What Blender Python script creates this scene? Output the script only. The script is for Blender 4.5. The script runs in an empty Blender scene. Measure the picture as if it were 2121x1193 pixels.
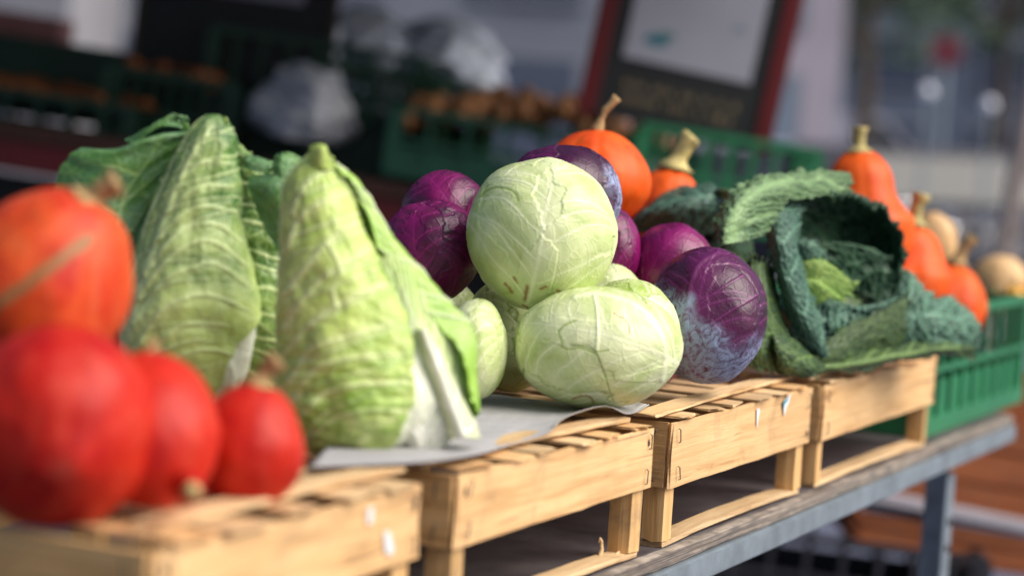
import bpy, bmesh, math, random
import numpy as np
from mathutils import Vector, Matrix
random.seed(7)
S = bpy.context.scene
COL = S.collection
rad = math.radians

# ------------------------------------------------------------------ camera
ZT = 0.80                      # height of the table top
H = 0.14                       # height of a crate
F = 4400.0                     # focal length in pixels of the 2121 px wide photograph
CAM = np.array([-1.433, -0.81, ZT + 0.426])
YAW, PITCH, ROLL = rad(25.32), rad(3.79), rad(3.58)
cf = np.array([math.cos(YAW)*math.cos(PITCH), math.sin(YAW)*math.cos(PITCH), -math.sin(PITCH)])
_r = np.array([math.sin(YAW), -math.cos(YAW), 0.0]); _u = np.cross(_r, cf)
cr = _r*math.cos(ROLL) + _u*math.sin(ROLL)
cu = _u*math.cos(ROLL) - _r*math.sin(ROLL)
cam = bpy.data.cameras.new('camera'); camo = bpy.data.objects.new('camera', cam); COL.objects.link(camo)
M = Matrix(((cr[0], cu[0], -cf[0], CAM[0]), (cr[1], cu[1], -cf[1], CAM[1]), (cr[2], cu[2], -cf[2], CAM[2]), (0, 0, 0, 1)))
camo.matrix_world = M
cam.sensor_width = 36; cam.lens = F/2121*36; cam.clip_start = 0.05; cam.clip_end = 500
cam.dof.use_dof = True; cam.dof.focus_distance = 2.36; cam.dof.aperture_fstop = 2.35; cam.dof.aperture_blades = 0
S.camera = camo

# ------------------------------------------------------------------ light
W = bpy.data.worlds.new('World'); S.world = W; W.use_nodes = True
nt = W.node_tree; bg = nt.nodes['Background']
sky = nt.nodes.new('ShaderNodeTexSky'); sky.sky_type = 'NISHITA'; sky.sun_disc = False
sky.sun_elevation = rad(43); sky.sun_rotation = rad(172); sky.air_density = 1.0; sky.dust_density = 3.0; sky.ozone_density = 1.0
nt.links.new(sky.outputs[0], bg.inputs[0]); bg.inputs[1].default_value = 0.07
sun = bpy.data.lights.new('sun', 'SUN'); suno = bpy.data.objects.new('sun', sun); COL.objects.link(suno)
sun.energy = 3.1; sun.angle = rad(55); sun.color = (1.0, 0.94, 0.85)
# the sun stands in front of the stall, to the right of the camera, high and veiled
sd = Vector((math.sin(rad(172))*math.cos(rad(43)), math.cos(rad(172))*math.cos(rad(43)), math.sin(rad(43))))
suno.rotation_euler = sd.to_track_quat('Z', 'Y').to_euler()
S.view_settings.view_transform = 'Standard'; S.view_settings.look = 'None'
S.view_settings.exposure = 0.60; S.view_settings.gamma = 1.0
S.cycles.use_denoising = True; S.cycles.max_bounces = 6; S.cycles.caustics_reflective = False; S.cycles.caustics_refractive = False
S.cycles.sample_clamp_indirect = 4.0

# ------------------------------------------------------------------ pixel rays -> points
def ray(px, py): return cf + cr*((px-1060.5)/F) + cu*((596.5-py)/F)
def PD(px, py, d): return CAM + ray(px, py)*d
def PZ(px, py, z):
    k = ray(px, py); return CAM + k*((z-CAM[2])/k[2])
def PY(px, py, y):
    k = ray(px, py); return CAM + k*((y-CAM[1])/k[1])
def DZ(px, py, z): k = ray(px, py); return (z-CAM[2])/k[2]

# ------------------------------------------------------------------ helpers
def tag(o, label=None, cat=None, group=None, kind=None):
    if label: o['label'] = label
    if cat: o['category'] = cat
    if group: o['group'] = group
    if kind: o['kind'] = kind
    return o
def empty(name, loc, label, cat, group=None, rot=(0, 0, 0)):
    o = bpy.data.objects.new(name, None); COL.objects.link(o); o.location = Vector(loc); o.rotation_euler = rot
    o.empty_display_size = 0.05
    return tag(o, label, cat, group)
def link(name, me, mat, parent=None, smooth=False, world=True):
    o = bpy.data.objects.new(name, me); COL.objects.link(o)
    if mat: me.materials.append(mat)
    if smooth: me.polygons.foreach_set('use_smooth', np.ones(len(me.polygons), bool))
    if parent:
        o.parent = parent
        if world: o.matrix_parent_inverse = PW(parent).inverted()
    return o
def PW(o):
    m = Matrix.LocRotScale(o.location, o.rotation_euler, o.scale)
    return (PW(o.parent) @ o.matrix_parent_inverse @ m) if o.parent else m
def copy_tree(o, parent=None):
    c = o.copy(); COL.objects.link(c)
    if parent: c.parent = parent
    for ch in [x for x in S.objects if x.parent == o]: copy_tree(ch, c)
    return c

def h3(i, j, k, s):
    v = np.sin(i*127.1 + j*311.7 + k*74.7 + s*19.19)*43758.5453
    return v - np.floor(v)
def vn(P, f, s=0.0):
    """value noise, 0..1; P (...,3)"""
    Q = np.asarray(P)*f + 57.3; I = np.floor(Q); R = Q-I; R = R*R*(3-2*R)
    x, y, z = I[..., 0], I[..., 1], I[..., 2]; a, b, c = R[..., 0], R[..., 1], R[..., 2]
    r = 0
    for dx in (0, 1):
        for dy in (0, 1):
            for dz in (0, 1):
                r = r + h3(x+dx, y+dy, z+dz, s)*(a if dx else 1-a)*(b if dy else 1-b)*(c if dz else 1-c)
    return r
def fbm(P, f, s=0.0, o=3):
    r = 0; a = 1; t = 0
    for k in range(o): r = r + a*vn(P, f*2**k, s+k); t += a; a *= .5
    return r/t
def voro(x, y, s=0.0):
    """2-D Voronoi: F1, F2"""
    I, J = np.floor(x), np.floor(y); f1 = np.full(x.shape, 9.); f2 = np.full(x.shape, 9.)
    for di in (-1, 0, 1):
        for dj in (-1, 0, 1):
            a, b = I+di, J+dj
            d = np.hypot(a+h3(a, b, 0, s)-x, b+h3(a, b, 5, s)-y)
            f2 = np.minimum(f2, np.maximum(f1, d)); f1 = np.minimum(f1, d)
    return f1, f2
def sst(x, a, b):
    t = np.clip((x-a)/(b-a), 0, 1); return t*t*(3-2*t)
def crom(P, n):
    """Catmull-Rom along axis 0 -> n samples"""
    P = np.asarray(P, float); k = len(P)
    if k == 2: P = np.stack([P[0], (P[0]+P[1])/2, P[1]]); k = 3
    E = np.concatenate([[2*P[0]-P[1]], P, [2*P[-1]-P[-2]]])
    t = np.linspace(0, k-1, n); i = np.minimum(t.astype(int), k-2); f = (t-i).reshape(-1, *([1]*(P.ndim-1)))
    a, b, c, d = E[i], E[i+1], E[i+2], E[i+3]
    return .5*((2*b)+(-a+c)*f+(2*a-5*b+4*c-d)*f*f+(-a+3*b-3*c+d)*f**3)

def gridmesh(name, V, mat, parent=None, wrap=False, pat=None, th=0.0, smooth=True, caps=False):
    """V (n,m,3) world coordinates; wrap closes axis 1; pat (n,m,3) colour attribute; th = thickness"""
    n, m = V.shape[:2]
    if th:
        N = normals(V, wrap); V2 = V - N*th
    idx = np.arange(n*m).reshape(n, m)
    def quads(ix):
        b = np.roll(ix, -1, 1) if wrap else ix[:, 1:]; a = ix if wrap else ix[:, :-1]
        return np.stack([a[:-1], a[1:], b[1:], b[:-1]], -1).reshape(-1, 4)
    Q = quads(idx); verts = V.reshape(-1, 3)
    if th:
        verts = np.concatenate([verts, V2.reshape(-1, 3)]); Q2 = quads(idx)[:, ::-1] + n*m
        rim = []
        if wrap: loops = [idx[0], idx[-1][::-1]]
        else: loops = [np.concatenate([idx[0], idx[1:, -1], idx[-1, -2::-1], idx[-2:0:-1, 0]])]
        for L in loops:
            nx = np.roll(L, -1); rim.append(np.stack([L, nx, nx+n*m, L+n*m], -1))
        Q = np.concatenate([Q, Q2]+rim)
    o0 = verts.mean(0)
    if parent is None: verts = verts - o0
    me = bpy.data.meshes.new(name); me.vertices.add(len(verts)); me.vertices.foreach_set('co', verts.astype(np.float32).ravel())
    nl = Q.size; me.loops.add(nl); me.loops.foreach_set('vertex_index', Q.astype(np.int32).ravel())
    me.polygons.add(len(Q)); me.polygons.foreach_set('loop_start', np.arange(0, nl, 4, dtype=np.int32))
    me.update(calc_edges=True)
    if caps:
        bm = bmesh.new(); bm.from_mesh(me); bmesh.ops.remove_doubles(bm, verts=bm.verts, dist=1e-6)
        bmesh.ops.holes_fill(bm, edges=[e for e in bm.edges if e.is_boundary], sides=0); bm.to_mesh(me); bm.free()
    if pat is not None and not caps:
        p = pat.reshape(-1, pat.shape[-1]); p = np.concatenate([p, np.ones((len(p), 4-p.shape[1]))], 1)
        if th: p = np.concatenate([p, p])
        ca = me.color_attributes.new('pat', 'FLOAT_COLOR', 'POINT'); ca.data.foreach_set('color', p.astype(np.float32).ravel())
    o = link(name, me, mat, parent, smooth)
    if parent is None: o.location = Vector(o0)
    return o
def normals(V, wrap=False):
    if wrap: du = np.roll(V, -1, 1)-np.roll(V, 1, 1)
    else: du = np.gradient(V, axis=1)
    dv = np.gradient(V, axis=0); N = np.cross(dv, du); return N/(np.linalg.norm(N, axis=-1, keepdims=True)+1e-12)

# ------------------------------------------------------------------ materials
def nodes(name):
    m = bpy.data.materials.new(name); m.use_nodes = True; t = m.node_tree
    return m, t, t.nodes['Principled BSDF']
def nd(t, typ, ins=None, **kw):
    n = t.nodes.new('ShaderNode'+typ)
    for k, v in kw.items(): setattr(n, k, v)
    for k, v in (ins or {}).items():
        if hasattr(v, 'is_output') or isinstance(v, bpy.types.NodeSocket): t.links.new(v, n.inputs[k])
        else: n.inputs[k].default_value = v
    return n
def mixc(t, f, a, b, mode='MIX'):
    n = t.nodes.new('ShaderNodeMix'); n.data_type = 'RGBA'; n.blend_type = mode
    for s, v in ((n.inputs[0], f), (n.inputs[6], a), (n.inputs[7], b)):
        if isinstance(v, bpy.types.NodeSocket): t.links.new(v, s)
        elif isinstance(v, (int, float)): s.default_value = v
        else: s.default_value = (*v[:3], 1)
    return n.outputs[2]
def mth(t, op, a, b=None, clamp=False):
    n = t.nodes.new('ShaderNodeMath'); n.operation = op; n.use_clamp = clamp
    for i, v in enumerate((a, b)):
        if v is None: continue
        if isinstance(v, bpy.types.NodeSocket): t.links.new(v, n.inputs[i])
        else: n.inputs[i].default_value = v
    return n.outputs[0]
def ramp(t, f, stops):
    n = t.nodes.new('ShaderNodeValToRGB'); t.links.new(f, n.inputs[0]); e = n.color_ramp.elements
    while len(e) < len(stops): e.new(.5)
    for i, (p, c) in enumerate(stops): e[i].position = p; e[i].color = (*c, 1) if len(c) == 3 else c
    return n.outputs[0]
def noise(t, vec, sc, det=3, rough=.55, dist=0.):
    n = nd(t, 'TexNoise', {'Scale': sc, 'Detail': det, 'Roughness': rough, 'Distortion': dist}); t.links.new(vec, n.inputs['Vector']); return n.outputs[0]
def objco(t, sc=(1, 1, 1), rnd=True):
    tc = nd(t, 'TexCoord'); v = tc.outputs['Object']
    if rnd:
        oi = nd(t, 'ObjectInfo'); a = nd(t, 'VectorMath', {0: v}, operation='ADD'); k = mth(t, 'MULTIPLY', oi.outputs['Random'], 37.0)
        t.links.new(k, a.inputs[1]); v = a.outputs[0]
    mp = nd(t, 'Mapping', {'Vector': v, 'Scale': sc}); return mp.outputs[0]
def bump(t, h, bs, dist, strength=1.0):
    b = nd(t, 'Bump', {'Height': h, 'Distance': dist, 'Strength': strength}); t.links.new(b.outputs[0], bs.inputs['Normal'])
def plain(name, c, rough=.5, var=.15, sc=8, metal=0, bmp=0, emit=None, c2=None):
    m, t, b = nodes(name); v = objco(t); n = noise(t, v, sc, 4)
    c2 = c2 or tuple(x*(1-var) for x in c)
    t.links.new(mixc(t, ramp(t, n, [(.35, (0, 0, 0)), (.65, (1, 1, 1))]), c2, c), b.inputs['Base Color'])
    b.inputs['Roughness'].default_value = rough; b.inputs['Metallic'].default_value = metal
    if bmp: bump(t, noise(t, v, sc*6, 4), b, bmp)
    if emit: b.inputs['Emission Color'].default_value = (*emit[:3], 1); b.inputs['Emission Strength'].default_value = emit[3]
    return m
def leafmat(name, dark, light, vein, rough=.4, fine=130, spec=.5, sss=0., bloom=None, bloomamt=0., spots=None, edgec=None, fineamt=.35, bmp=.0006, patch=22, coat=0., transl=0., scar=None):
    """pat.R = veins, pat.G = leaf edges and creases, pat.B = tone"""
    m, t, b = nodes(name); at = nd(t, 'Attribute', attribute_name='pat'); sp = nd(t, 'SeparateColor', {0: at.outputs['Color']})
    v = objco(t, rnd=True)
    n1 = noise(t, v, patch, 4, .6, .6)
    f = mth(t, 'ADD', mth(t, 'MULTIPLY', mth(t, 'SUBTRACT', n1, .5), 1.6), sp.outputs[2], True)
    c = mixc(t, f, dark, light)
    vo = nd(t, 'TexVoronoi', {'Scale': fine, 'Randomness': 1.0}, feature='DISTANCE_TO_EDGE')
    dv = nd(t, 'VectorMath', {0: v}, operation='ADD'); nn = nd(t, 'TexNoise', {'Scale': fine*.5, 'Detail': 2.0}); t.links.new(v, nn.inputs['Vector'])
    sc_ = nd(t, 'VectorMath', {0: nn.outputs[1], 1: (.012, .012, .012)}, operation='MULTIPLY'); t.links.new(sc_.outputs[0], dv.inputs[1])
    t.links.new(dv.outputs[0], vo.inputs['Vector'])
    fv = ramp(t, vo.outputs[0], [(0.0, (1, 1, 1)), (.09, (0, 0, 0))])
    c = mixc(t, mth(t, 'MULTIPLY', fv, fineamt), c, vein)
    c = mixc(t, sp.outputs[0], c, vein)
    if edgec: c = mixc(t, mth(t, 'MULTIPLY', sp.outputs[1], .8), c, edgec)
    r = rough
    if bloom:
        nb = noise(t, v, 15, 5, .7, 1.2); mb = ramp(t, nb, [(.5-.12*bloomamt, (0, 0, 0)), (.56-.1*bloomamt, (1, 1, 1))])
        nb2 = noise(t, v, 62, 4, .65, 2.2); mb2 = mth(t, 'MULTIPLY', mb, ramp(t, nb2, [(.36, (.12, .12, .12)), (.56, (1, 1, 1))]))
        mb2 = mth(t, 'MULTIPLY', mth(t, 'MULTIPLY', mb2, min(1, bloomamt)), at.outputs['Alpha'])
        c = mixc(t, mb2, c, bloom)
        r = None; rr = mth(t, 'ADD', mth(t, 'MULTIPLY', mb2, .3), rough, True); t.links.new(rr, b.inputs['Roughness'])
    if scar: c = mixc(t, mth(t, 'SUBTRACT', 1.0, at.outputs['Alpha'], True), c, scar)
    if spots:
        ns = noise(t, v, 55, 5, .7, 1.0); c = mixc(t, ramp(t, ns, [(.70, (0, 0, 0)), (.76, (.8, .8, .8))]), c, spots)
    t.links.new(c, b.inputs['Base Color'])
    if r is not None: b.inputs['Roughness'].default_value = r
    b.inputs['Specular IOR Level'].default_value = spec
    if sss:
        b.inputs['Subsurface Weight'].default_value = sss; b.inputs['Subsurface Radius'].default_value = (.5, .7, .25); b.inputs['Subsurface Scale'].default_value = .012
    if coat: b.inputs['Coat Weight'].default_value = coat; b.inputs['Coat Roughness'].default_value = .25
    hh = mth(t, 'ADD', mth(t, 'MULTIPLY', fv, .5), noise(t, v, 180, 3))
    bump(t, hh, b, bmp)
    if transl:
        tr = nd(t, 'BsdfTranslucent'); t.links.new(c, tr.inputs[0]); mx = nd(t, 'MixShader', {0: transl})
        t.links.new(b.outputs[0], mx.inputs[1]); t.links.new(tr.outputs[0], mx.inputs[2])
        t.links.new(mx.outputs[0], t.nodes['Material Output'].inputs[0])
    return m
def woodmat(name, a, b_, c, rough=.62, knots=True, stain=.25):
    m, t, b = nodes(name); v = objco(t, (4, 60, 60)); n = noise(t, v, 1.5, 5, .6, .6)
    v2 = objco(t, (9, 220, 220)); n2 = noise(t, v2, 1.0, 3, .6)
    col = ramp(t, n, [(.28, c), (.45, b_), (.68, a)])
    col = mixc(t, mth(t, 'MULTIPLY', ramp(t, n2, [(.35, (1, 1, 1)), (.5, (0, 0, 0))]), .30), col, c)
    v3 = objco(t); n3 = noise(t, v3, 5, 4, .6)
    col = mixc(t, mth(t, 'MULTIPLY', ramp(t, n3, [(.45, (0, 0, 0)), (.7, (1, 1, 1))]), .5), col, tuple(x*.75 for x in b_))
    n4 = noise(t, v3, 38, 4, .7); col = mixc(t, mth(t, 'MULTIPLY', ramp(t, n4, [(.66, (0, 0, 0)), (.74, (1, 1, 1))]), stain), col, (.06, .035, .025))
    v5 = objco(t, (5, 130, 130)); n5 = noise(t, v5, 1.0, 2, .5, .4); col = mixc(t, mth(t, 'MULTIPLY', ramp(t, n5, [(.66, (0, 0, 0)), (.70, (1, 1, 1))]), .55), col, (.14, .07, .03))
    n6 = noise(t, v3, 9, 5, .7, .8); col = mixc(t, mth(t, 'MULTIPLY', ramp(t, n6, [(.56, (0, 0, 0)), (.72, (1, 1, 1))]), .45), col, (.20, .13, .08))
    oi = nd(t, 'ObjectInfo'); hs = nd(t, 'HueSaturation', {'Color': col}); t.links.new(mth(t, 'ADD', mth(t, 'MULTIPLY', oi.outputs['Random'], .3), .86), hs.inputs['Value'])
    t.links.new(hs.outputs[0], b.inputs['Base Color']); b.inputs['Roughness'].default_value = rough
    bump(t, mth(t, 'ADD', n2, mth(t, 'MULTIPLY', n, .6)), b, .0008)
    return m
M_ = {}
M_['wood'] = woodmat('crate_wood', (.80, .53, .265), (.72, .44, .20), (.48, .26, .10))
M_['woodpale'] = woodmat('pale_lath_wood', (.80, .58, .33), (.70, .47, .25), (.44, .26, .11), stain=.35)
M_['woodend'] = woodmat('post_wood', (.76, .50, .23), (.67, .40, .16), (.40, .21, .07))
M_['ply'] = plain('weathered_plywood', (.105, .088, .092), .6, .4, 14, bmp=.0006, c2=(.055, .045, .05))
M_['plyedge'] = woodmat('plywood_edge', (.34, .27, .22), (.20, .15, .13), (.05, .04, .04), .7)
def plyedgemat():
    m, t, b = nodes('plywood_layers'); n = noise(t, objco(t, (3, 1, 420)), 1.0, 3, .7, .15); n2 = noise(t, objco(t, (14, 14, 60)), 1.5, 4)
    c = ramp(t, n, [(.32, (.035, .03, .03)), (.46, (.20, .16, .13)), (.62, (.42, .36, .30))]); c = mixc(t, ramp(t, n2, [(.4, (0, 0, 0)), (.7, (.8, .8, .8))]), c, (.09, .08, .08))
    t.links.new(c, b.inputs['Base Color']); b.inputs['Roughness'].default_value = .75; bump(t, n, b, .0015); return m
M_['plyedge'] = plyedgemat()
M_['steel'] = plain('galvanised_steel', (.36, .42, .47), .42, .3, 20, metal=.55, bmp=.0003)
M_['wire'] = plain('staple_wire', (.12, .12, .14), .4, .3, 30, metal=.8)
M_['stain'] = plain('rust_stain', (.05, .03, .025), .8, .3, 60)
M_['paper'] = plain('grey_paper', (.43, .42, .43), .85, .12, 40, bmp=.0004)
M_['sticker'] = plain('white_sticker', (.78, .80, .82), .5, .08, 60)
M_['stickerblue'] = plain('blue_print', (.05, .36, .48), .5, .2, 60)
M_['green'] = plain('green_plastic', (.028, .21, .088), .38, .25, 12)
M_['greenshade'] = plain('dark_shaded_green_plastic', (.006, .055, .024), .5, .3, 12)  # shade over the stall behind is put into this darker green
M_['white'] = leafmat('white_cabbage_leaf', (.29, .43, .045), (.72, .78, .43), (.82, .86, .56), .40, fine=70, sss=.10, edgec=(.28, .40, .07), fineamt=.11, patch=17, bmp=.0004, scar=(.30, .13, .035))
M_['red'] = leafmat('red_cabbage_leaf', (.040, .0, .024), (.21, .001, .092), (.27, .008, .14), .38, fine=60, edgec=(.05, .0, .04), fineamt=.08, coat=.0, patch=13, bmp=.00035)
M_['redbloom'] = leafmat('red_cabbage_leaf_waxy', (.010, .001, .010), (.080, .002, .050), (.15, .018, .115), .38, fine=80, edgec=(.04, .005, .04), fineamt=.08, bloom=(.30, .36, .56), bloomamt=1.0, coat=.0, patch=15, bmp=.0003)
M_['point'] = leafmat('pointed_cabbage_leaf', (.20, .39, .025), (.60, .71, .19), (.76, .82, .46), .42, fine=75, sss=.08, edgec=(.15, .33, .02), fineamt=.12, patch=14, scar=(.80, .82, .70))
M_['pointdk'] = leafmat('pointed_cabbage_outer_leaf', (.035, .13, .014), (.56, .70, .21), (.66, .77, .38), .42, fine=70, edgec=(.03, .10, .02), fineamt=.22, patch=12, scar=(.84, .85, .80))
M_['outer'] = leafmat('dark_outer_leaf', (.030, .10, .022), (.095, .24, .050), (.27, .42, .14), .42, fine=60, edgec=(.02, .06, .02), fineamt=.30, bloom=(.12, .24, .20), bloomamt=.30, patch=10)
M_['pointpale'] = leafmat('pointed_cabbage_inner_leaf', (.22, .46, .030), (.45, .66, .12), (.80, .83, .62), .36, fine=75, sss=.08, edgec=(.16, .34, .03), fineamt=.1, patch=14)
M_['rib'] = leafmat('white_leaf_rib', (.50, .58, .28), (.70, .74, .52), (.80, .82, .70), .40, fine=60, sss=.1, fineamt=.1)
M_['rib2'] = leafmat('pale_inner_leaf', (.36, .54, .10), (.66, .76, .34), (.83, .85, .73), .40, fine=60, sss=.1, fineamt=.08)
M_['savoy'] = leafmat('savoy_leaf', (.005, .032, .022), (.022, .092, .066), (.15, .31, .21), .38, fine=260, fineamt=.2, bmp=.001, patch=30, edgec=(.13, .26, .25))
M_['savoyin'] = leafmat('savoy_inner_leaf', (.005, .030, .012), (.018, .075, .034), (.05, .15, .07), .48, fine=260, fineamt=.2, bmp=.001, edgec=(.03, .09, .07))
M_['savoyback'] = leafmat('savoy_leaf_underside', (.009, .042, .016), (.028, .100, .038), (.26, .42, .18), .45, fine=200, fineamt=.35, bmp=.001, edgec=(.04, .12, .05))
M_['savoyolive'] = leafmat('savoy_leaf_olive', (.005, .024, .007), (.022, .065, .018), (.15, .25, .065), .45, fine=200, fineamt=.2, bmp=.001, edgec=(.02, .06, .02))
M_['savoyheart'] = leafmat('savoy_heart_leaf', (.04, .16, .02), (.13, .32, .05), (.50, .62, .16), .42, fine=220, fineamt=.25, bmp=.001)

# ------------------------------------------------------------------ vein pattern of a cabbage leaf
def veins(t, s, seed, n=9, slope=.9, curv=.55, wm=.018, wv=.008, jit=.2, tmax=1.1, halfw=.45, halo=.22):
    """t along the midrib (0 at its foot), s across, both in leaf lengths -> vein strength, distance to nearest vein"""
    rs = np.random.RandomState(int(seed)); P = np.stack([t, s, np.full_like(t, seed)], -1)
    t = t + (fbm(P, 7, seed)-.5)*.05; s = s + (fbm(P, 6, seed+9)-.5)*.03
    a = np.abs(s); best = np.exp(-(s/(wm*np.clip(1.15-t/tmax, .12, 1)))**2); D = np.abs(s)
    for side in (1, -1):
        m = (s*side) > 0
        for i in range(n):
            q = (i+.3+jit*rs.uniform(-1, 1))/n*tmax*.95; sl = slope*rs.uniform(.8, 1.2)*(1-.25*i/n); cv = curv*rs.uniform(.8, 1.25)
            c = q + sl*a - cv*a*a
            d = np.abs(t-c)/np.sqrt(1+(sl-2*cv*a)**2)
            w = wv*np.clip(1.25-a/halfw, .15, 1)*rs.uniform(.8, 1.15)
            best = np.where(m, np.maximum(best, .95*np.exp(-(d/w)**2)), best); D = np.where(m, np.minimum(D, d), D)
            for b in range(2):
                sj = halfw*rs.uniform(.12, .6); k = rs.choice([-1, 1])*rs.uniform(.5, 1.0)
                cc = q + sl*sj - cv*sj*sj + (sl-2*cv*sj+k)*(a-sj); L = rs.uniform(.12, .3)
                mm = m & (a > sj) & (a < sj+L)
                d = np.abs(t-cc)/np.sqrt(1+(sl+k)**2); w2 = w*.6*np.clip((sj+L-a)/L, 0, 1)+1e-5
                best = np.where(mm, np.maximum(best, .45*np.exp(-(d/w2)**2)), best)
    best = np.maximum(best, halo*np.exp(-(D/(wv*3.2))**2)); best = np.maximum(best, halo*1.5*np.exp(-(s/(wm*4.5))**2))
    return best, D

# ------------------------------------------------------------------ round cabbage head
def frame_cam(right, up, toward):
    v = cr*right + cu*up - cf*toward; return v/np.linalg.norm(v)
def head(name, px, py, rx, ry, d, mat, label, group, pole, front, leaves, seed, cat='cabbage', res=(150, 240), bulge=1.0, depthr=None, flat=0.0, bl=None, vw=.0062, lines=(), ribs=(), scars=(), stemb=.012):
    """pole: direction of the stem end; front: direction the first midrib faces (right, up, toward camera)"""
    nv, nu = res
    al = np.linspace(0.0, math.pi, nv)[:, None]*np.ones((1, nu)); ph = np.linspace(0, 2*math.pi, nu, endpoint=False)[None, :]*np.ones((nv, 1))
    X, Y, Z = np.sin(al)*np.cos(ph), np.sin(al)*np.sin(ph), -np.cos(al)
    P = np.stack([X, Y, Z], -1)
    hgt = np.zeros((nv, nu)); vein = np.zeros((nv, nu)); edge = np.zeros((nv, nu)); tone = np.full((nv, nu), .4)
    for k, (phi, w0, tend, tn) in enumerate(leaves):
        c, s_ = math.cos(phi), math.sin(phi); x = X*c+Y*s_; y = -X*s_+Y*c
        A = np.arctan2(x, -Z)/math.pi; A = np.where(A < -.35, A+2, A); B = np.arcsin(np.clip(y, -1, 1))/math.pi
        Wd = w0*np.clip(1-np.abs(A/tend*1.15-.5)**3.2*1.4, 0, 1)
        wob = (fbm(P, 3.2, seed+k*3.1)-.5)*.20 + (fbm(P, 12, seed+k)-.5)*.05
        b = np.minimum(Wd-np.abs(B), (tend-A)*.9) + wob; b = np.where(A < -.06, -1, b)
        msk = sst(b, -.002, .006)
        v, D = veins(A, B, seed*7+k*13+1, n=8, slope=.9, curv=.6, wm=.017, wv=vw, tmax=1.0, halfw=.42, jit=.38, halo=.34)
        vein = vein*(1-msk) + v*msk
        q = np.clip(D/.05, 0, 1); loc = .0045*v - .004*(1-q)**2*(1-v) + .006*q
        hgt = hgt + msk*.010 + np.where(b > 0, np.exp(-b/.02)*.004, 0)*msk
        hgt = hgt*(1-.35*msk) + msk*(loc*bulge+.35*.03)
        e = np.exp(-(b/.0055)**2); edge = np.maximum(edge*(1-msk), e)
        tone = tone*(1-msk) + msk*(tn + .25*(fbm(P, 3.5, seed+k*5)-.5)*3 - .05*np.clip(1-D/.04, 0, 1)-.08)
    lowf = (fbm(P, 1.6, seed+50, 2)-.5)*.10
    R0 = 1 + lowf + hgt
    stem = np.exp(-(al/.10)**2)*stemb; R0 = R0 + stem
    cen = PD(px, py, d); zz = -np.array(frame_cam(*pole)); xx = np.array(frame_cam(*front)); xx = xx - zz*(xx@zz); xx /= np.linalg.norm(xx); yy = np.cross(zz, xx)
    Wp = (P[..., :1]*xx + P[..., 1:2]*yy + P[..., 2:]*zz)*R0[..., None]
    # ellipsoid radii in camera directions
    r1, r2 = rx*d/F, ry*d/F; r3 = depthr or (r1+r2)/2; k_ = .985
    a, b2, c2 = Wp@cr, Wp@cu, Wp@cf
    V = cen + (a*r1*k_)[..., None]*cr + (b2*r2*k_)[..., None]*cu + (c2*r3*k_)[..., None]*cf
    if flat: V[..., 2] = np.maximum(V[..., 2], flat)
    # marks of this one head, laid on the side it turns to the front
    K = V-CAM; dep = K@cf; qx = (K@cr)/dep*F+1060.5; qy = 596.5-(K@cu)/dep*F; fr_ = dep < d+.2*r3; scarv = np.zeros_like(vein)
    def pdist(pl):
        pl = crom(np.array(pl, float), max(12, len(pl)*4)); best = np.full(qx.shape, 1e9)
        for (x1, y1), (x2, y2) in zip(pl[:-1], pl[1:]):
            L2 = (x2-x1)**2+(y2-y1)**2+1e-9; tt = np.clip(((qx-x1)*(x2-x1)+(qy-y1)*(y2-y1))/L2, 0, 1); best = np.minimum(best, np.hypot(qx-x1-tt*(x2-x1), qy-y1-tt*(y2-y1)))
        return best
    for pl, w in lines:
        dd = pdist(pl); g = np.exp(-(dd/w)**2)*fr_; edge = np.maximum(edge, g*1.2); V = V - (V-cen)*(g*.006)[..., None]
    for pl, w in ribs:
        dd = pdist(pl); g = np.exp(-(dd/w)**2)*fr_; vein = np.maximum(vein, g); V = V + (V-cen)*(g*.014)[..., None]
    for pl, w in scars: scarv = np.maximum(scarv, np.exp(-((pdist(pl)+(fbm(P, 40, seed)-.5)*5)/w)**2)*fr_)
    blw = 1-scarv*.9 if bl is None else sst((a*bl[0]+b2*bl[1])/math.hypot(bl[0], bl[1]) + (fbm(P, 2.5, seed+70)-.5)*.8, bl[2]-.15, bl[2]+.35)
    pat = np.stack([np.clip(vein, 0, 1), np.clip(edge, 0, 1), np.clip(tone, 0, 1), blw], -1)
    o = gridmesh(name, V, mat, None, wrap=True, pat=pat)
    return tag(o, label, cat, group)
def randleaves(seed, n=6, w=.36):
    rs = np.random.RandomState(seed); return [(rs.uniform(0, 6.28), w*rs.uniform(.8, 1.1), rs.uniform(.75, 1.1), rs.uniform(.3, .9)) for _ in range(n)]

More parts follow.
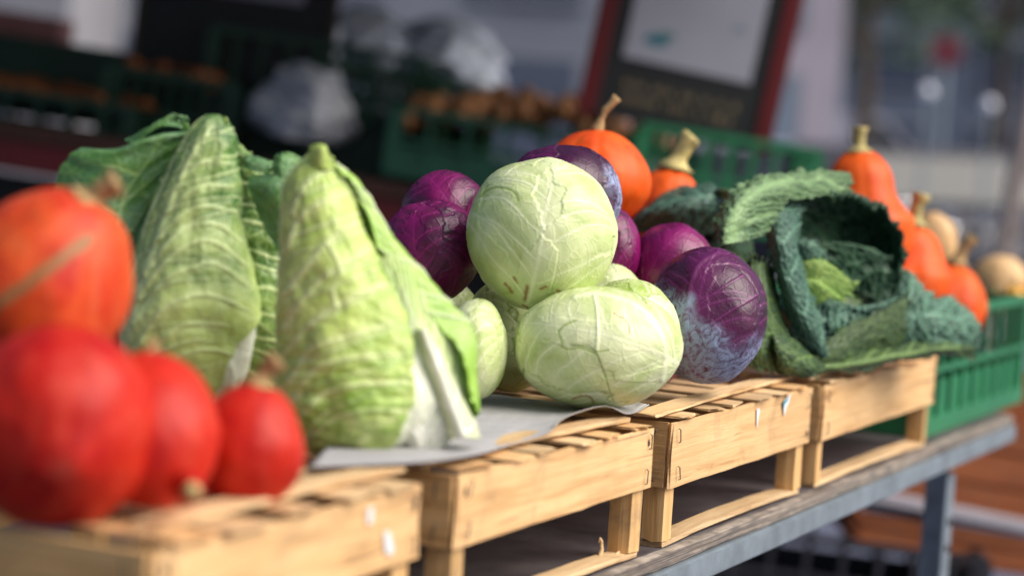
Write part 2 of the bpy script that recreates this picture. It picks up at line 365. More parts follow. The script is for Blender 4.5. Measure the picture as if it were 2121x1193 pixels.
# ------------------------------------------------------------------ leaf sheet from a control grid
def sheet(name, ctrl, d0, mat, parent, n=90, m=70, mid=None, vseed=1, nv=8, wm=.02, wv=.009, slope=.8, curv=.5, bub=0., cell=.018, quilt=.0015, th=.0012, tone=.5, rag=0., noisea=.004, noisef=14, ribh=.002, edgew=.0, nettone=.6, flip=False, tonegrad=0., crease=0., creasef=(4, 30), pale=None):
    C = np.array(ctrl, float); G = crom(C, n); G = np.swapaxes(crom(np.swapaxes(G, 0, 1), m), 0, 1)
    px, py, dd = G[..., 0], G[..., 1], G[..., 2]; d = d0+dd
    V = CAM + d[..., None]*(cf + cr*((px-1060.5)/F)[..., None] + cu*((596.5-py)/F)[..., None])
    Lv = np.linalg.norm(np.diff(V, axis=0), axis=-1).sum(0).mean(); Lu = np.linalg.norm(np.diff(V, axis=1), axis=-1).sum(1).mean()
    v = np.linspace(0, 1, n)[:, None]*np.ones((1, m)); u = np.linspace(0, 1, m)[None, :]*np.ones((n, 1))
    mid = mid if mid is not None else (.5, .5)
    um = crom(np.array(mid, float)[:, None], n)[:, 0][:, None]
    t = v; s = (u-um)*Lu/Lv
    ve, D = veins(t, s, vseed, n=nv, slope=slope, curv=curv, wm=wm, wv=wv, tmax=1.0, halfw=max(.3, Lu/Lv*.6), halo=.06)
    N = normals(V)
    if flip: N = -N
    P3 = np.stack([u*Lu, v*Lv, np.full_like(u, vseed*3.1)], -1)
    q = np.clip(D/.05, 0, 1); disp = quilt*q + ribh*ve + (fbm(P3, noisef, vseed)-.5)*noisea*2
    tn = tone + tonegrad*(v-.5) + (fbm(P3, 18, vseed+4)-.5)*.25; vv = ve.copy(); ed = np.zeros_like(u)
    if bub:
        wx = u*Lu/cell + (fbm(P3, 50, 3)-.5)*.6; wy = v*Lv/cell + (fbm(P3, 50, 8)-.5)*.6
        f1, f2 = voro(wx, wy, vseed); g1, g2 = voro(wx*2.7, wy*2.7, vseed+3)
        c1 = np.clip((f2-f1)*1.7, 0, 1); c2 = np.clip((g2-g1)*1.7, 0, 1)
        disp = disp + bub*(np.sqrt(c1)*.95 + np.sqrt(c2)*.22)*(1-.8*ve)
        net = np.clip(1-c1*2.6, 0, 1)**1.3*nettone; net2 = np.clip(1-c2*2.6, 0, 1)*.35*nettone
        vv = np.maximum(ve, np.maximum(net, net2)); tn = tn + .35*(c1-.5) + .25*(c2-.5)
        ed = np.clip(c1*c2*1.3-.45, 0, 1)
    if crease:
        cn = fbm(np.stack([u*creasef[0], v*creasef[1], u*0+vseed], -1), 1, vseed+20); disp = disp + crease*(cn-.5)*2*np.clip(1.3-v*2, 0, 1)
    vv = np.maximum(vv, pale(u, v)) if pale else vv
    if edgew:
        bd = np.minimum(np.minimum(u, 1-u)*Lu, np.minimum(v, 1-v)*Lv); ed = np.maximum(ed, np.exp(-(bd/edgew)**2))
    V = V + N*disp[..., None]
    if rag:
        bd = np.minimum(u, 1-u)*2; w_ = np.exp(-(bd/.05)**2)
        V = V + N*(w_*(vn(np.stack([v*22, u*0, u*0+vseed], -1), 1, vseed)-.5)*rag*2)[..., None]
        dirn = np.gradient(V, axis=1); dirn /= np.linalg.norm(dirn, axis=-1, keepdims=True)+1e-9
        sg = np.where(u > .5, 1, -1); V = V + dirn*(sg*w_*(vn(np.stack([v*42, u*0+sg, u*0+vseed], -1), 1, vseed+6)-.5)*rag*2)[..., None]
        dv2 = np.gradient(V, axis=0); dv2 /= np.linalg.norm(dv2, axis=-1, keepdims=True)+1e-9
        w3 = np.exp(-((1-v)/.04)**2); V = V + dv2*(w3*(vn(np.stack([u*26, u*0, u*0+vseed], -1), 1, vseed+8)-.5)*rag*2.4)[..., None]
    pat = np.stack([np.clip(vv, 0, 1), np.clip(ed, 0, 1), np.clip(tn, 0, 1)], -1)
    return gridmesh(name, V, mat, parent, pat=pat, th=th*(-1 if flip else 1))

# ------------------------------------------------------------------ conical body from silhouette rows
def cone(name, rows, d0, mat, parent, midphi, edgephi, seed, n=170, m=200, lean=0., sq=.9, nv=9, crease=.0, wm=.02, wv=.009, slope=.6, curv=.35, tonegrad=.3, tone=.45, inner=None, quilt=.004, halo=.2, ribs=()):
    """rows: (py, left px, right px) from foot to tip. A leaf with its midrib at angle midphi wraps it up to edgephi(v)."""
    R = crom(np.array(rows, float), 500); cl_ = np.concatenate([[0], np.cumsum(np.abs(np.diff(R[:, 0])))]); cl_ += np.linspace(0, 1e-3, 500)
    R = np.stack([np.interp(np.linspace(0, cl_[-1], n), cl_, R[:, k]) for k in range(3)], -1); v = np.linspace(0, 1, n)[:, None]*np.ones((1, m))
    ph = np.linspace(-math.pi, math.pi, m, endpoint=False)[None, :]*np.ones((n, 1))
    dax = d0 + lean*v[:, :1]
    cx = (R[:, 1]+R[:, 2])/2; hw = (R[:, 2]-R[:, 1])/2*(dax[:, 0])/F
    cen = np.stack([PD(cx[i], R[i, 0], dax[i, 0]) for i in range(n)])
    L = np.linalg.norm(np.diff(cen, axis=0), axis=-1).sum()
    dirs = np.sin(ph)[..., None]*cr - np.cos(ph)[..., None]*cf*sq
    P3 = dirs*1.0 + np.stack([v*0, v*0, v*3], -1)
    s = (ph-midphi); s = (s+math.pi) % (2*math.pi)-math.pi
    ss = s*hw[:, None]/L
    t = v + .02
    ve, D = veins(t, ss, seed, n=nv, slope=slope, curv=curv, wm=wm, wv=wv, tmax=1.0, halfw=.45, halo=halo)
    ep = edgephi(v); b = (ep - ph)*hw[:, None] + (fbm(P3, 5, seed)-.5)*.010 + (fbm(P3, 22, seed+2)-.5)*.004
    msk = sst(b, -.0005, .0015)
    ve2, D2 = veins(t, (ph-(inner if inner is not None else 1.2))*hw[:, None]/L, seed+5, n=7, slope=1.2, curv=.3, wm=.07, wv=.007, tmax=1.0)
    ve2 = np.clip(ve2 + .75*np.clip(1-v*1.5, 0, 1), 0, 1)
    vv = ve*msk + ve2*(1-msk)
    # pale towards the foot of the leaf
    vv = np.clip(vv + np.clip(.25-v, 0, 1)*1.2*msk, 0, 1)
    q = np.clip(D/.05, 0, 1)
    disp = msk*.0045 + quilt*.5*q*msk + .0022*ve*msk + (1-msk)*ve2*.002 + (fbm(P3, 2.5, seed+7)-.5)*.012 + np.where(b > 0, np.exp(-b/.006)*.0025, 0)
    if crease:
        P4 = np.stack([ph*2.2 + v*4, v*26, ph*0+seed], -1); cr_ = fbm(P4, 1, seed+3)
        P5 = np.stack([ph*5 - v*6, v*20, ph*0+seed], -1); cr2 = fbm(P5, 1, seed+9)
        a = crease*np.clip(1.15-v*1.7, .1, 1)*msk
        disp = disp + a*((np.abs(cr_-.5)*-4+1) + .7*(cr2-.5)*2)
        q = q + (3.2*(cr2-.5) - 3.0*np.clip(.10-np.abs(cr_-.5), 0, 1)/.10*.35)*np.clip(1.15-v*1.9, 0, 1)*(crease/.006)
        vv = np.clip(vv + np.clip((cr2-.55)*3, 0, .6)*np.clip(1.1-v*1.9, 0, 1)*(crease/.006)*msk, 0, 1)
    hwv = hw[:, None] + disp*np.clip(hw[:, None]/.02, 0, 1)
    V = cen[:, None, :] + dirs*hwv[..., None]
    K = V-CAM; dep = K@cf; qx = (K@cr)/dep*F+1060.5; qy = 596.5-(K@cu)/dep*F; fr_ = (dep < dax) & (msk > .2)
    for pl, w in ribs:
        pl = crom(np.array(pl, float), max(12, len(pl)*5)); dd = np.full(qx.shape, 1e9); al_ = np.zeros(qx.shape)
        for i_, ((x1, y1), (x2, y2)) in enumerate(zip(pl[:-1], pl[1:])):
            L2 = (x2-x1)**2+(y2-y1)**2+1e-9; tt = np.clip(((qx-x1)*(x2-x1)+(qy-y1)*(y2-y1))/L2, 0, 1); d1 = np.hypot(qx-x1-tt*(x2-x1), qy-y1-tt*(y2-y1)); al_ = np.where(d1 < dd, i_/len(pl), al_); dd = np.minimum(dd, d1)
        dd = dd + (fbm(P3, 14, 5)-.5)*4; w2 = w*(1.15-.6*al_); g = np.exp(-(dd/w2)**2)*fr_; g2 = np.exp(-(dd/(w2*3.5))**2)*fr_
        vv = np.maximum(vv, np.maximum(g*.72, g2*.30)); V = V + dirs*(g*.0012-g2*(1-g)*.0006)[..., None]
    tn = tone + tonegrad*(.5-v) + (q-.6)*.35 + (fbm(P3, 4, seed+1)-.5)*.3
    edge = np.exp(-(b/.0016)**2)*.8
    if crease: edge = np.maximum(edge, np.clip(.07-np.abs(cr_-.5), 0, 1)/.07*np.clip(1.2-v*2.1, 0, 1)*msk*.95*min(1, crease/.006))
    alp = 1-(1-msk)*.92*sst(v, .75, .45)*(.75+.25*vn(P3, 30, 4))
    pat = np.stack([np.clip(vv, 0, 1), np.clip(edge, 0, 1), np.clip(tn, 0, 1), alp], -1)
    V = np.concatenate([np.repeat(V[:1].mean(1, keepdims=True), m, 1), V, np.repeat(V[-1:].mean(1, keepdims=True), m, 1)]); pat = np.concatenate([pat[:1], pat, pat[-1:]])
    return gridmesh(name, V, mat, parent, wrap=True, pat=pat)

# ------------------------------------------------------------------ boxes and boards
def bmobj(name, bm, mat, parent=None, smooth=False, world=True, loc=None, rot=None):
    me = bpy.data.meshes.new(name); bmesh.ops.recalc_face_normals(bm, faces=bm.faces[:]); bm.to_mesh(me); bm.free()
    o = link(name, me, mat, parent, smooth, world=False)
    if loc is not None: o.location = Vector(loc)
    if rot is not None: o.rotation_euler = rot
    return o
def addbox(bm, sx, sy, sz, c=(0, 0, 0), bev=0.):
    r = bmesh.ops.create_cube(bm, size=1.0)
    for v in r['verts']: v.co = Vector((v.co.x*sx+c[0], v.co.y*sy+c[1], v.co.z*sz+c[2]))
    if bev: bmesh.ops.bevel(bm, geom=list({e for v in r['verts'] for e in v.link_edges}), offset=bev, segments=2, affect='EDGES', clamp_overlap=True)
def board(name, L, wy, wz, loc, mat, parent, rot=(0, 0, 0), bow=0., jit=.0008, seg=14, endjit=.002):
    """sawn board, long axis = local x; loc relative to the parent"""
    me = bpy.data.meshes.new(name); vs = []; fs = []
    rs = random.Random(hash((round(L, 3), round(loc[0], 3), round(loc[1], 3), round(loc[2], 3))) & 0xffff)
    prof = [(-1, -1), (-.0, -1.0), (1, -1), (1, 0), (1, 1), (0, 1), (-1, 1), (-1, 0)]
    k = len(prof); bvl = min(wy, wz)*.08
    pn = [rs.uniform(-1, 1) for _ in prof]
    for i in range(seg+1):
        u = i/seg; x = (u-.5)*L
        for j, (a, b) in enumerate(prof):
            e = rs.uniform(-1, 1)*endjit if i in (0, seg) else 0
            pn[j] = pn[j]*.6 + rs.uniform(-1, 1)*.6
            ca = 1-bvl/(wy/2)*.5 if abs(a) and abs(b) else 1
            cb = 1-bvl/(wz/2)*.5 if abs(a) and abs(b) else 1
            vs.append((x+e, a*wy/2*ca+pn[j]*jit*(abs(a)), b*wz/2*cb+pn[(j+3) % k]*jit*abs(b)+bow*(1-(2*u-1)**2)))
    for i in range(seg):
        for j in range(k):
            a = i*k+j; b = i*k+(j+1) % k; fs.append((a, b, b+k, a+k))
    fs.append(tuple(range(k))[::-1]); fs.append(tuple(range(seg*k, seg*k+k)))
    me.from_pydata(vs, [], fs); me.update()
    o = link(name, me, mat, parent, world=False); o.location = Vector(loc); o.rotation_euler = rot
    return o
def tube(bm, pts, rads, n=10, ridges=0., cap=True):
    pts = [Vector(p) for p in pts]; rings = []
    up = Vector((0.31, 0.2, .93))
    for i, p in enumerate(pts):
        d = (pts[min(i+1, len(pts)-1)]-pts[max(i-1, 0)]).normalized(); a = d.cross(up).normalized(); b = d.cross(a)
        rings.append([bm.verts.new(p + (a*math.cos(2*math.pi*j/n)+b*math.sin(2*math.pi*j/n))*rads[i]*(1+ridges*(1 if j % 2 else -1))) for j in range(n)])
    for i in range(len(rings)-1):
        for j in range(n): bm.faces.new((rings[i][j], rings[i][(j+1) % n], rings[i+1][(j+1) % n], rings[i+1][j]))
    if cap: bm.faces.new(rings[0][::-1]); bm.faces.new(rings[-1])

# ================================================================== ground and table
bm = bmesh.new(); s_ = 160
vs = [bm.verts.new((x, y, 0)) for x, y in ((-s_, -s_), (s_, -s_), (s_, s_), (-s_, s_))]; bm.faces.new(vs)
def pavemat():
    m, t, b = nodes('grey_stone_paving'); tc = nd(t, 'TexCoord')
    br = nd(t, 'TexBrick', {'Vector': tc.outputs['Object'], 'Color1': (.115, .125, .19, 1), 'Color2': (.07, .075, .125, 1), 'Mortar': (.05, .05, .06, 1), 'Scale': 3.2, 'Mortar Size': .03})
    n = noise(t, tc.outputs['Object'], .7, 5); c = mixc(t, n, br.outputs[0], (.15, .16, .23)); t.links.new(c, b.inputs['Base Color']); b.inputs['Roughness'].default_value = .45
    bump(t, noise(t, tc.outputs['Object'], 30, 3), b, .006); return m
tag(bmobj('ground', bm, pavemat()), kind='structure')

TX0, TX1, TY0, TY1 = -.95, 2.43, -.001, .74
tbl = empty('market_table', (TX0+1.0, TY0, 0), 'long trestle table with a grey plywood top and galvanised steel edge, carrying the wooden crates', 'table')
def tp(name, bm, mat, c): return bmobj(name, bm, mat, tbl, loc=Vector(c)-tbl.location)
bm = bmesh.new(); addbox(bm, TX1-TX0, TY1-TY0-.012, .003, bev=0); tp('tabletop', bm, M_['ply'], ((TX0+TX1)/2, (TY0+TY1)/2+.006, ZT-.0015))
o = board('tabletop_edge', TX1-TX0, .016, .016, ((TX0+TX1)/2-tbl.location.x, TY0+.006-tbl.location.y, ZT-.0095), M_['plyedge'], tbl, seg=160, jit=.0012)
bm = bmesh.new(); addbox(bm, TX1-TX0+.01, .030, .030, bev=.003); tp('steel_rail', bm, M_['steel'], ((TX0+TX1)/2, TY0+.007, ZT-.0335))
bm = bmesh.new(); addbox(bm, TX1-TX0, TY1-TY0-.04, .014); tp('underside_board', bm, M_['ply'], ((TX0+TX1)/2, (TY0+TY1)/2+.02, ZT-.012))
for lx in (PY(1990, 1000, TY0)[0], -.55):
    for ly in (TY0+.018, TY1-.04):
        bm = bmesh.new(); addbox(bm, .052, .004, ZT-.072); addbox(bm, .004, .046, ZT-.072, (.028, .025, 0)); lg = tp('leg', bm, M_['steel'], (lx, ly, (ZT-.072)/2))
        for bz in (.24, .285):
            bm = bmesh.new(); bmesh.ops.create_cone(bm, cap_ends=True, segments=6, radius1=.006, radius2=.006, depth=.006)
            b_ = bmobj('bolt', bm, M_['wire'], lg, loc=(0, -.005, bz), rot=(rad(90), 0, 0))

# ================================================================== wooden crates
def staple(parent, loc, ang):
    bm = bmesh.new(); tube(bm, [(-.0, -.001, -.008), (0, -.0035, -.007), (0, -.0035, .007), (0, -.001, .008)], [.0007]*4, 6)
    return bmobj('staple', bm, M_['wire'], parent, loc=loc, rot=(0, ang, 0))
def stainpatch(parent, loc, w, h, seed):
    rs = random.Random(seed); bm = bmesh.new(); vs = [bm.verts.new((math.cos(a)*w*rs.uniform(.5, 1), 0, math.sin(a)*h*rs.uniform(.5, 1))) for a in [k*.52 for k in range(12)]]; bm.faces.new(vs)
    return bmobj('stain', bm, M_['stain'], parent, loc=loc)
def crate(x0, x1, panel, label, nsl, seed, dep=.34, batten=(0, 0), skew=0., back=False):
    rs = random.Random(seed); L = x1-x0
    e = empty('wooden_crate', ((x0+x1)/2, 0.002, ZT+.0005), label, 'crate', 'shallow wooden crates standing on the market table')
    hx = L/2
    for y, fr in ((.0, 1), (dep, 0)):
        p = board('side_panel', L, .005, panel, (0, y+(.0025 if fr else -.0025), H-panel/2-.001), M_['wood'], e, rot=(0, rs.uniform(-.006, .006), 0), jit=.0009, seg=20, endjit=.0035)
        if fr:
            for sx in (-1, 1):
                for zz in (-.28, .30):
                    staple(p, (sx*(hx-.012-rs.uniform(0, .006)), -.0030, zz*panel), rs.uniform(-.35, .35)); 
                    if rs.random() < .6: stainpatch(p, (sx*(hx-.012), -.0034, zz*panel-.002), .0028, .0055, rs.random())
        board('bottom_rail', L-.012, .026, .006, (0, y+(.020 if fr else -.020), .0035), M_['woodpale'], e, rot=(0, rs.uniform(-.004, .004), 0), bow=rs.uniform(.003, .008) if fr else 0, seg=16, jit=.0007)
    for sx in (-1, 1):
        for y in (.019, dep-.019):
            board('post', H-.012, .027, .027, (sx*(hx-.017), y, (H-.012)/2+.007), M_['woodend'], e, rot=(0, rad(90), rs.uniform(-.05, .05)), jit=.0007, seg=6)
        p = board('end_panel', dep-.012, .005, panel, (sx*(hx+.0005), dep/2, H-panel/2-.0015), M_['woodend'], e, rot=(0, 0, rad(90)), jit=.0008, seg=12)
        if sx < 0:
            for zz in (-.3, .28):
                s = staple(p, (-dep/2+.02, .0030, zz*panel), rs.uniform(-.3, .3)); s.rotation_euler = (0, rs.uniform(-.3, .3), math.pi)
    pitch = L/nsl
    for k in range(nsl):
        w = pitch*rs.uniform(.52, .78)
        board('slat', dep+.002+rs.uniform(-.008, .004), w, .0024, (-hx+(k+.5)*pitch+rs.uniform(-.008, .008), dep/2-.002, H+.0012+rs.uniform(0, .0015)), M_['woodpale'] if rs.random() < .7 else M_['wood'], e, rot=(rs.uniform(-.008, .012), rs.uniform(-.003, .006), rad(90)+rs.uniform(-.045, .045)), jit=.0007, endjit=.006, seg=12)
    for y, sk in ((.036, skew), (dep-.04, 0)):
        bt = board('batten', L+batten[0]+batten[1], .026, .0045, ((batten[1]-batten[0])/2, y, H+.0072), M_['woodpale'], e, rot=(0, 0, sk), seg=26, jit=.0008, bow=.002)
    return e
X = [(-.251, .131, .062), (.202, .655, .064), (.715, 1.210, .072), (1.265, 1.852, .074)]
C1 = crate(*X[0], 'wooden crate nearest the camera with orange pumpkins on it and two torn white stickers', 5, 3, skew=.02, batten=(-.03, .02))
C2 = crate(*X[1], 'wooden crate under the grey paper sheet, with a curled wood splinter on its bottom rail', 6, 5, batten=(.02, -.02), skew=-.02)
C3 = crate(*X[2], 'wooden crate with a torn blue and white sticker, under the waxy red cabbage', 6, 8, batten=(.03, .03), skew=.045)
C4 = crate(*X[3], 'farthest wooden crate, beside the green plastic crate and under the savoy cabbage', 6, 13, batten=(.02, -.04), skew=.03)
def onpanel(c, name, px, py, outline, mat, off=.0045, par=None):
    """small flat piece on the front panel; outline in metres"""
    p = PY(px, py, .002); bm = bmesh.new(); vs = [bm.verts.new((a, 0, b)) for a, b in outline]; f = bm.faces.new(vs)
    r = bmesh.ops.extrude_face_region(bm, geom=[f]); [setattr(v.co, 'y', v.co.y-.0004) for v in r['geom'] if isinstance(v, bmesh.types.BMVert)]
    pw = Vector(p); pw.y = .002-off*.42
    return bmobj(name, bm, mat, c, loc=pw-c.location)
onpanel(C3, 'sticker', 1566, 865, [(-.006, .011), (.004, .012), (.006, .008), (.002, -.003), (.001, -.013), (-.003, -.006)], M_['sticker'])
st = onpanel(C3, 'sticker', 1626, 838, [(-.012, .006), (.000, .010), (.014, .013), (.010, .003), (.000, -.004), (-.006, -.014), (-.010, -.008)], M_['sticker'])
st2 = onpanel(C3, 'printed_mark', 1622, 836, [(-.008, .003), (.010, .007), (.008, .003), (-.002, .000), (-.006, -.006)], M_['stickerblue'], off=.0062)
onpanel(C1, 'sticker', 762, 1067, [(-.005, .006), (.005, .007), (.004, -.007), (-.004, -.006)], M_['sticker'])
onpanel(C1, 'sticker', 800, 1122, [(-.009, .010), (.001, .009), (.010, -.006), (.007, -.012), (-.004, -.008)], M_['sticker'])
# splinter curling up from crate 2's rail
p0 = PY(1245, 1158, .03) - np.array(C2.location); bm = bmesh.new()
tube(bm, [p0+np.array([-.03, 0, -.008]), p0+np.array([-.008, 0, .0]), p0+np.array([.0, 0, .010]), p0+np.array([-.002, 0, .020]), p0+np.array([-.007, 0, .024]), p0+np.array([-.009, .0, .019])], [.0035, .0035, .0024, .0015, .001, .0006], 7)
bmobj('splinter', bm, M_['woodpale'], C2, smooth=True)
p0 = PY(1270, 1150, .02) - np.array(C2.location); bm = bmesh.new(); tube(bm, [p0+np.array([-.02, 0, -.010]), p0+np.array([.028, 0, .006])], [.004, .0008], 6); bmobj('splinter', bm, M_['woodpale'], C2)

# ================================================================== grey paper under the cabbages
ZC = ZT+H
def zc(rows, lift):
    out = []
    for r, l in zip(rows, lift):
        row = []
        for (x, y), q in zip(r, l): d = DZ(x, y, ZC+q); row.append((x, y, d))
        out.append(row)
    return out
prow = [[(640, 968), (850, 958), (975, 946), (1060, 920), (1135, 898), (1165, 868), (1245, 842), (1300, 857), (1345, 838)],
        [(660, 945), (850, 930), (990, 905), (1080, 885), (1150, 868), (1200, 855), (1255, 843), (1305, 846), (1335, 836)],
        [(700, 900), (860, 885), (1000, 865), (1090, 852), (1160, 845), (1210, 842), (1265, 838), (1305, 838), (1325, 834)],
        [(760, 850), (880, 835), (1000, 818), (1090, 826), (1170, 831), (1220, 834), (1270, 832), (1305, 832), (1315, 831)]]
plift = [[.012, .014, .013, .010, .013, .020, .026, .014, .014], [.012, .013, .012, .012, .013, .017, .020, .014, .013], [.012]*9, [.012, .012, .013, .013, .012, .012, .012, .012, .012]]
pap = sheet('paper_sheet', zc(prow, plift), 0, M_['paper'], None, n=60, m=120, nv=1, wm=1e-4, wv=1e-4, quilt=0, ribh=0, noisea=.0022, noisef=13, th=.0005)
tag(pap, 'crumpled grey paper sheet spread over the crates under the pointed cabbage', 'paper')

# ================================================================== white cabbages
gw = 'white cabbages heaped in the middle of the display'
R_ = rad
head('white_cabbage', 1122, 484, 152, 153, 2.30, M_['white'], 'round white cabbage on top of the heap, with small brown scars near its pointed foot', gw,
     (-.20, -1, .35), (-.05, .0, 1), [(2.6, .4, 1.1, .5), (-2.2, .4, 1.1, .5), (1.5, .42, 1.0, .45), (-1.35, .40, 1.0, .8), (.05, .40, .98, .7)], 3, res=(300, 460), bulge=1.1, stemb=.05,
     lines=[([(994, 408), (1008, 396), (1026, 389), (1048, 391), (1066, 400), (1073, 416)], 2.2)], scars=[([(1092, 594), (1090, 606), (1087, 620)], 4.5), ([(1046, 588), (1054, 596), (1061, 606)], 3), ([(1120, 598), (1130, 594)], 3.2), ([(1154, 602), (1162, 605)], 3.0), ([(1064, 574), (1072, 586)], 2.2), ([(1083, 632), (1092, 636)], 3)])
head('white_cabbage', 1236, 718, 170, 124, 2.25, M_['white'], 'front white cabbage lying on the grey paper with a torn, cracked outer leaf', gw,
     (1, -.30, .22), (-.1, .1, 1), [(2.6, .42, 1.1, .6), (-2.2, .42, 1.1, .6), (1.1, .40, .95, .5), (-.9, .38, .9, .8), (.15, .34, .86, .85)], 8, res=(300, 460), bulge=1.0,
     lines=[([(1156, 686), (1163, 708), (1166, 721), (1181, 723), (1203, 721), (1234, 733), (1241, 746), (1254, 781), (1264, 814), (1271, 833)], 1.7), ([(1183, 716), (1201, 716), (1221, 721), (1239, 728), (1261, 725)], 1.6), ([(1084, 764), (1083, 786), (1086, 814)], 2.2), ([(1156, 686), (1172, 672), (1192, 664)], 2)],
     ribs=[([(1190, 616), (1216, 610), (1254, 611), (1304, 626), (1342, 652), (1370, 694), (1378, 741), (1370, 786)], 6), ([(1230, 612), (1236, 640), (1238, 680), (1236, 726)], 3)], scars=[([(1271, 648), (1281, 655), (1294, 661), (1303, 673), (1303, 691)], 1.4), ([(1186, 826), (1204, 820), (1222, 822), (1230, 834)], 2)])
head('white_cabbage', 1302, 700, 106, 118, 2.36, M_['white'], 'white cabbage half hidden behind the front one, beside the dark waxy red cabbage', gw,
     (.2, -1, -.2), (.6, 0, 1), randleaves(4), 12)
head('white_cabbage', 985, 722, 66, 102, 2.24, M_['white'], 'white cabbage squeezed between the pointed cabbage and the front white cabbage', gw,
     (.1, -1, .1), (.3, 0, 1), randleaves(9), 17, depthr=.055)
head('white_cabbage', 1050, 690, 92, 118, 2.42, M_['white'], 'shaded white cabbage at the bottom of the heap under the topmost white cabbage', gw,
     (.1, -1, .1), (.3, 0, 1), randleaves(19), 23)
head('white_cabbage', 1262, 640, 75, 92, 2.52, M_['white'], 'white cabbage of which only the top shows right of the topmost white cabbage', gw,
     (.1, -1, .1), (.3, 0, 1), randleaves(29), 29)
# ================================================================== red cabbages
gr = 'red cabbages heaped behind the white ones'
head('red_cabbage', 1466, 652, 121, 138, 2.46, M_['redbloom'], 'dark red cabbage with blue-grey waxy bloom, front right of the heap on the bare slats', gr,
     (-.30, -1, .25), (-.35, .1, 1), [(2.6, .42, 1.1, .5), (-2.2, .42, 1.1, .5), (-1.1, .4, 1.0, .2), (1.0, .42, 1.0, .5), (.05, .36, 1.0, .7)], 31, res=(220, 340), bulge=1.0, bl=(-.5, -1, .0), ribs=[([(1456, 786), (1431, 765), (1422, 724), (1419, 678), (1425, 622), (1437, 569), (1453, 542), (1487, 523)], 4.5), ([(1424, 655), (1450, 630), (1490, 600), (1540, 570)], 2), ([(1424, 700), (1470, 672), (1520, 640), (1570, 610)], 2)])
head('red_cabbage', 1392, 560, 90, 98, 2.60, M_['red'], 'bright magenta red cabbage with a pale stalk, behind the waxy dark one', gr, (-.7, -.6, .3), (.3, .5, 1), randleaves(37, 5, .4), 37)
head('red_cabbage', 892, 520, 102, 104, 2.36, M_['red'], 'glossy red cabbage with a loose leaf edge, leftmost of the heap and in front', gr, (.1, -1, .2), (.2, .3, 1), randleaves(41, 7, .36), 43, res=(200, 320), bulge=1.6)
head('red_cabbage', 922, 440, 92, 86, 2.50, M_['red'], 'red cabbage directly behind the leftmost red one, with purple and magenta patches', gr, (.5, -1, -.2), (.2, .3, 1), randleaves(45, 6, .34), 47)
head('red_cabbage', 1165, 410, 118, 112, 2.46, M_['redbloom'], 'red cabbage rising behind the topmost white cabbage, in front of the orange pumpkin', gr, (.1, -1, .1), (.3, .4, 1), randleaves(51, 6, .34), 53, bl=(1, -.2, .7))
head('red_cabbage', 1262, 520, 66, 92, 2.58, M_['red'], 'purple cabbage seen in the gap right of the topmost white cabbage', gr, (.1, -1, .1), (.6, .4, 1), randleaves(57, 6, .34), 59)
# hidden heap that carries the upper ones
head('white_cabbage', 905, 660, 90, 92, 2.50, M_['white'], 'white cabbage buried under the two leftmost red cabbages', gw, (.1, -1, .1), (.3, 0, 1), randleaves(61), 61, res=(80, 120))
head('red_cabbage', 1160, 560, 90, 92, 2.62, M_['red'], 'red cabbage buried in the middle of the heap', gr, (.1, -1, .1), (.3, 0, 1), randleaves(63), 63, res=(80, 120))

# ================================================================== pointed cabbages
gp = 'pointed cabbages standing on their feet'
# front one
B = empty('pointed_cabbage', PZ(745, 945, ZC+.012), 'palest pointed cabbage, standing on the grey paper, with crinkled foot and white ribs', 'cabbage', gp)
rowsB = [(950, 700, 800), (925, 640, 860), (890, 612, 905), (830, 594, 928), (760, 588, 905), (690, 586, 870), (620, 586, 828), (550, 588, 792), (480, 592, 757), (410, 600, 722), (360, 615, 694), (325, 640, 680), (308, 655, 672)]
cone('head', rowsB, 1.93, M_['point'], B, -1.42, lambda v: np.interp(v, [0, .12, .3, .45, .6, 1], [.50, .52, .72, 1.0, 1.5, 3.3]), 71, n=260, m=300, crease=.0040, nv=10, slope=.75, curv=.30, tone=.50, tonegrad=-.1, inner=.95, wm=.014, wv=.0035, halo=.08,
     ribs=[([(603, 445), (625, 395), (655, 365), (688, 352)], 4), ([(594, 520), (620, 456), (667, 418), (712, 400)], 5), ([(590, 610), (638, 550), (676, 503), (735, 462)], 6), ([(588, 680), (630, 618), (690, 560), (765, 520)], 5), ([(590, 735), (640, 676), (700, 632), (790, 590)], 6), ([(598, 795), (644, 725), (714, 700), (810, 672)], 6), ([(608, 830), (650, 768), (710, 744), (830, 735)], 5), ([(618, 872), (662, 822), (730, 798), (840, 792)], 5), ([(640, 910), (690, 868), (760, 850), (845, 852)], 4), ([(676, 503), (700, 540), (706, 565)], 3), ([(697, 634), (690, 600), (704, 572)], 3)])
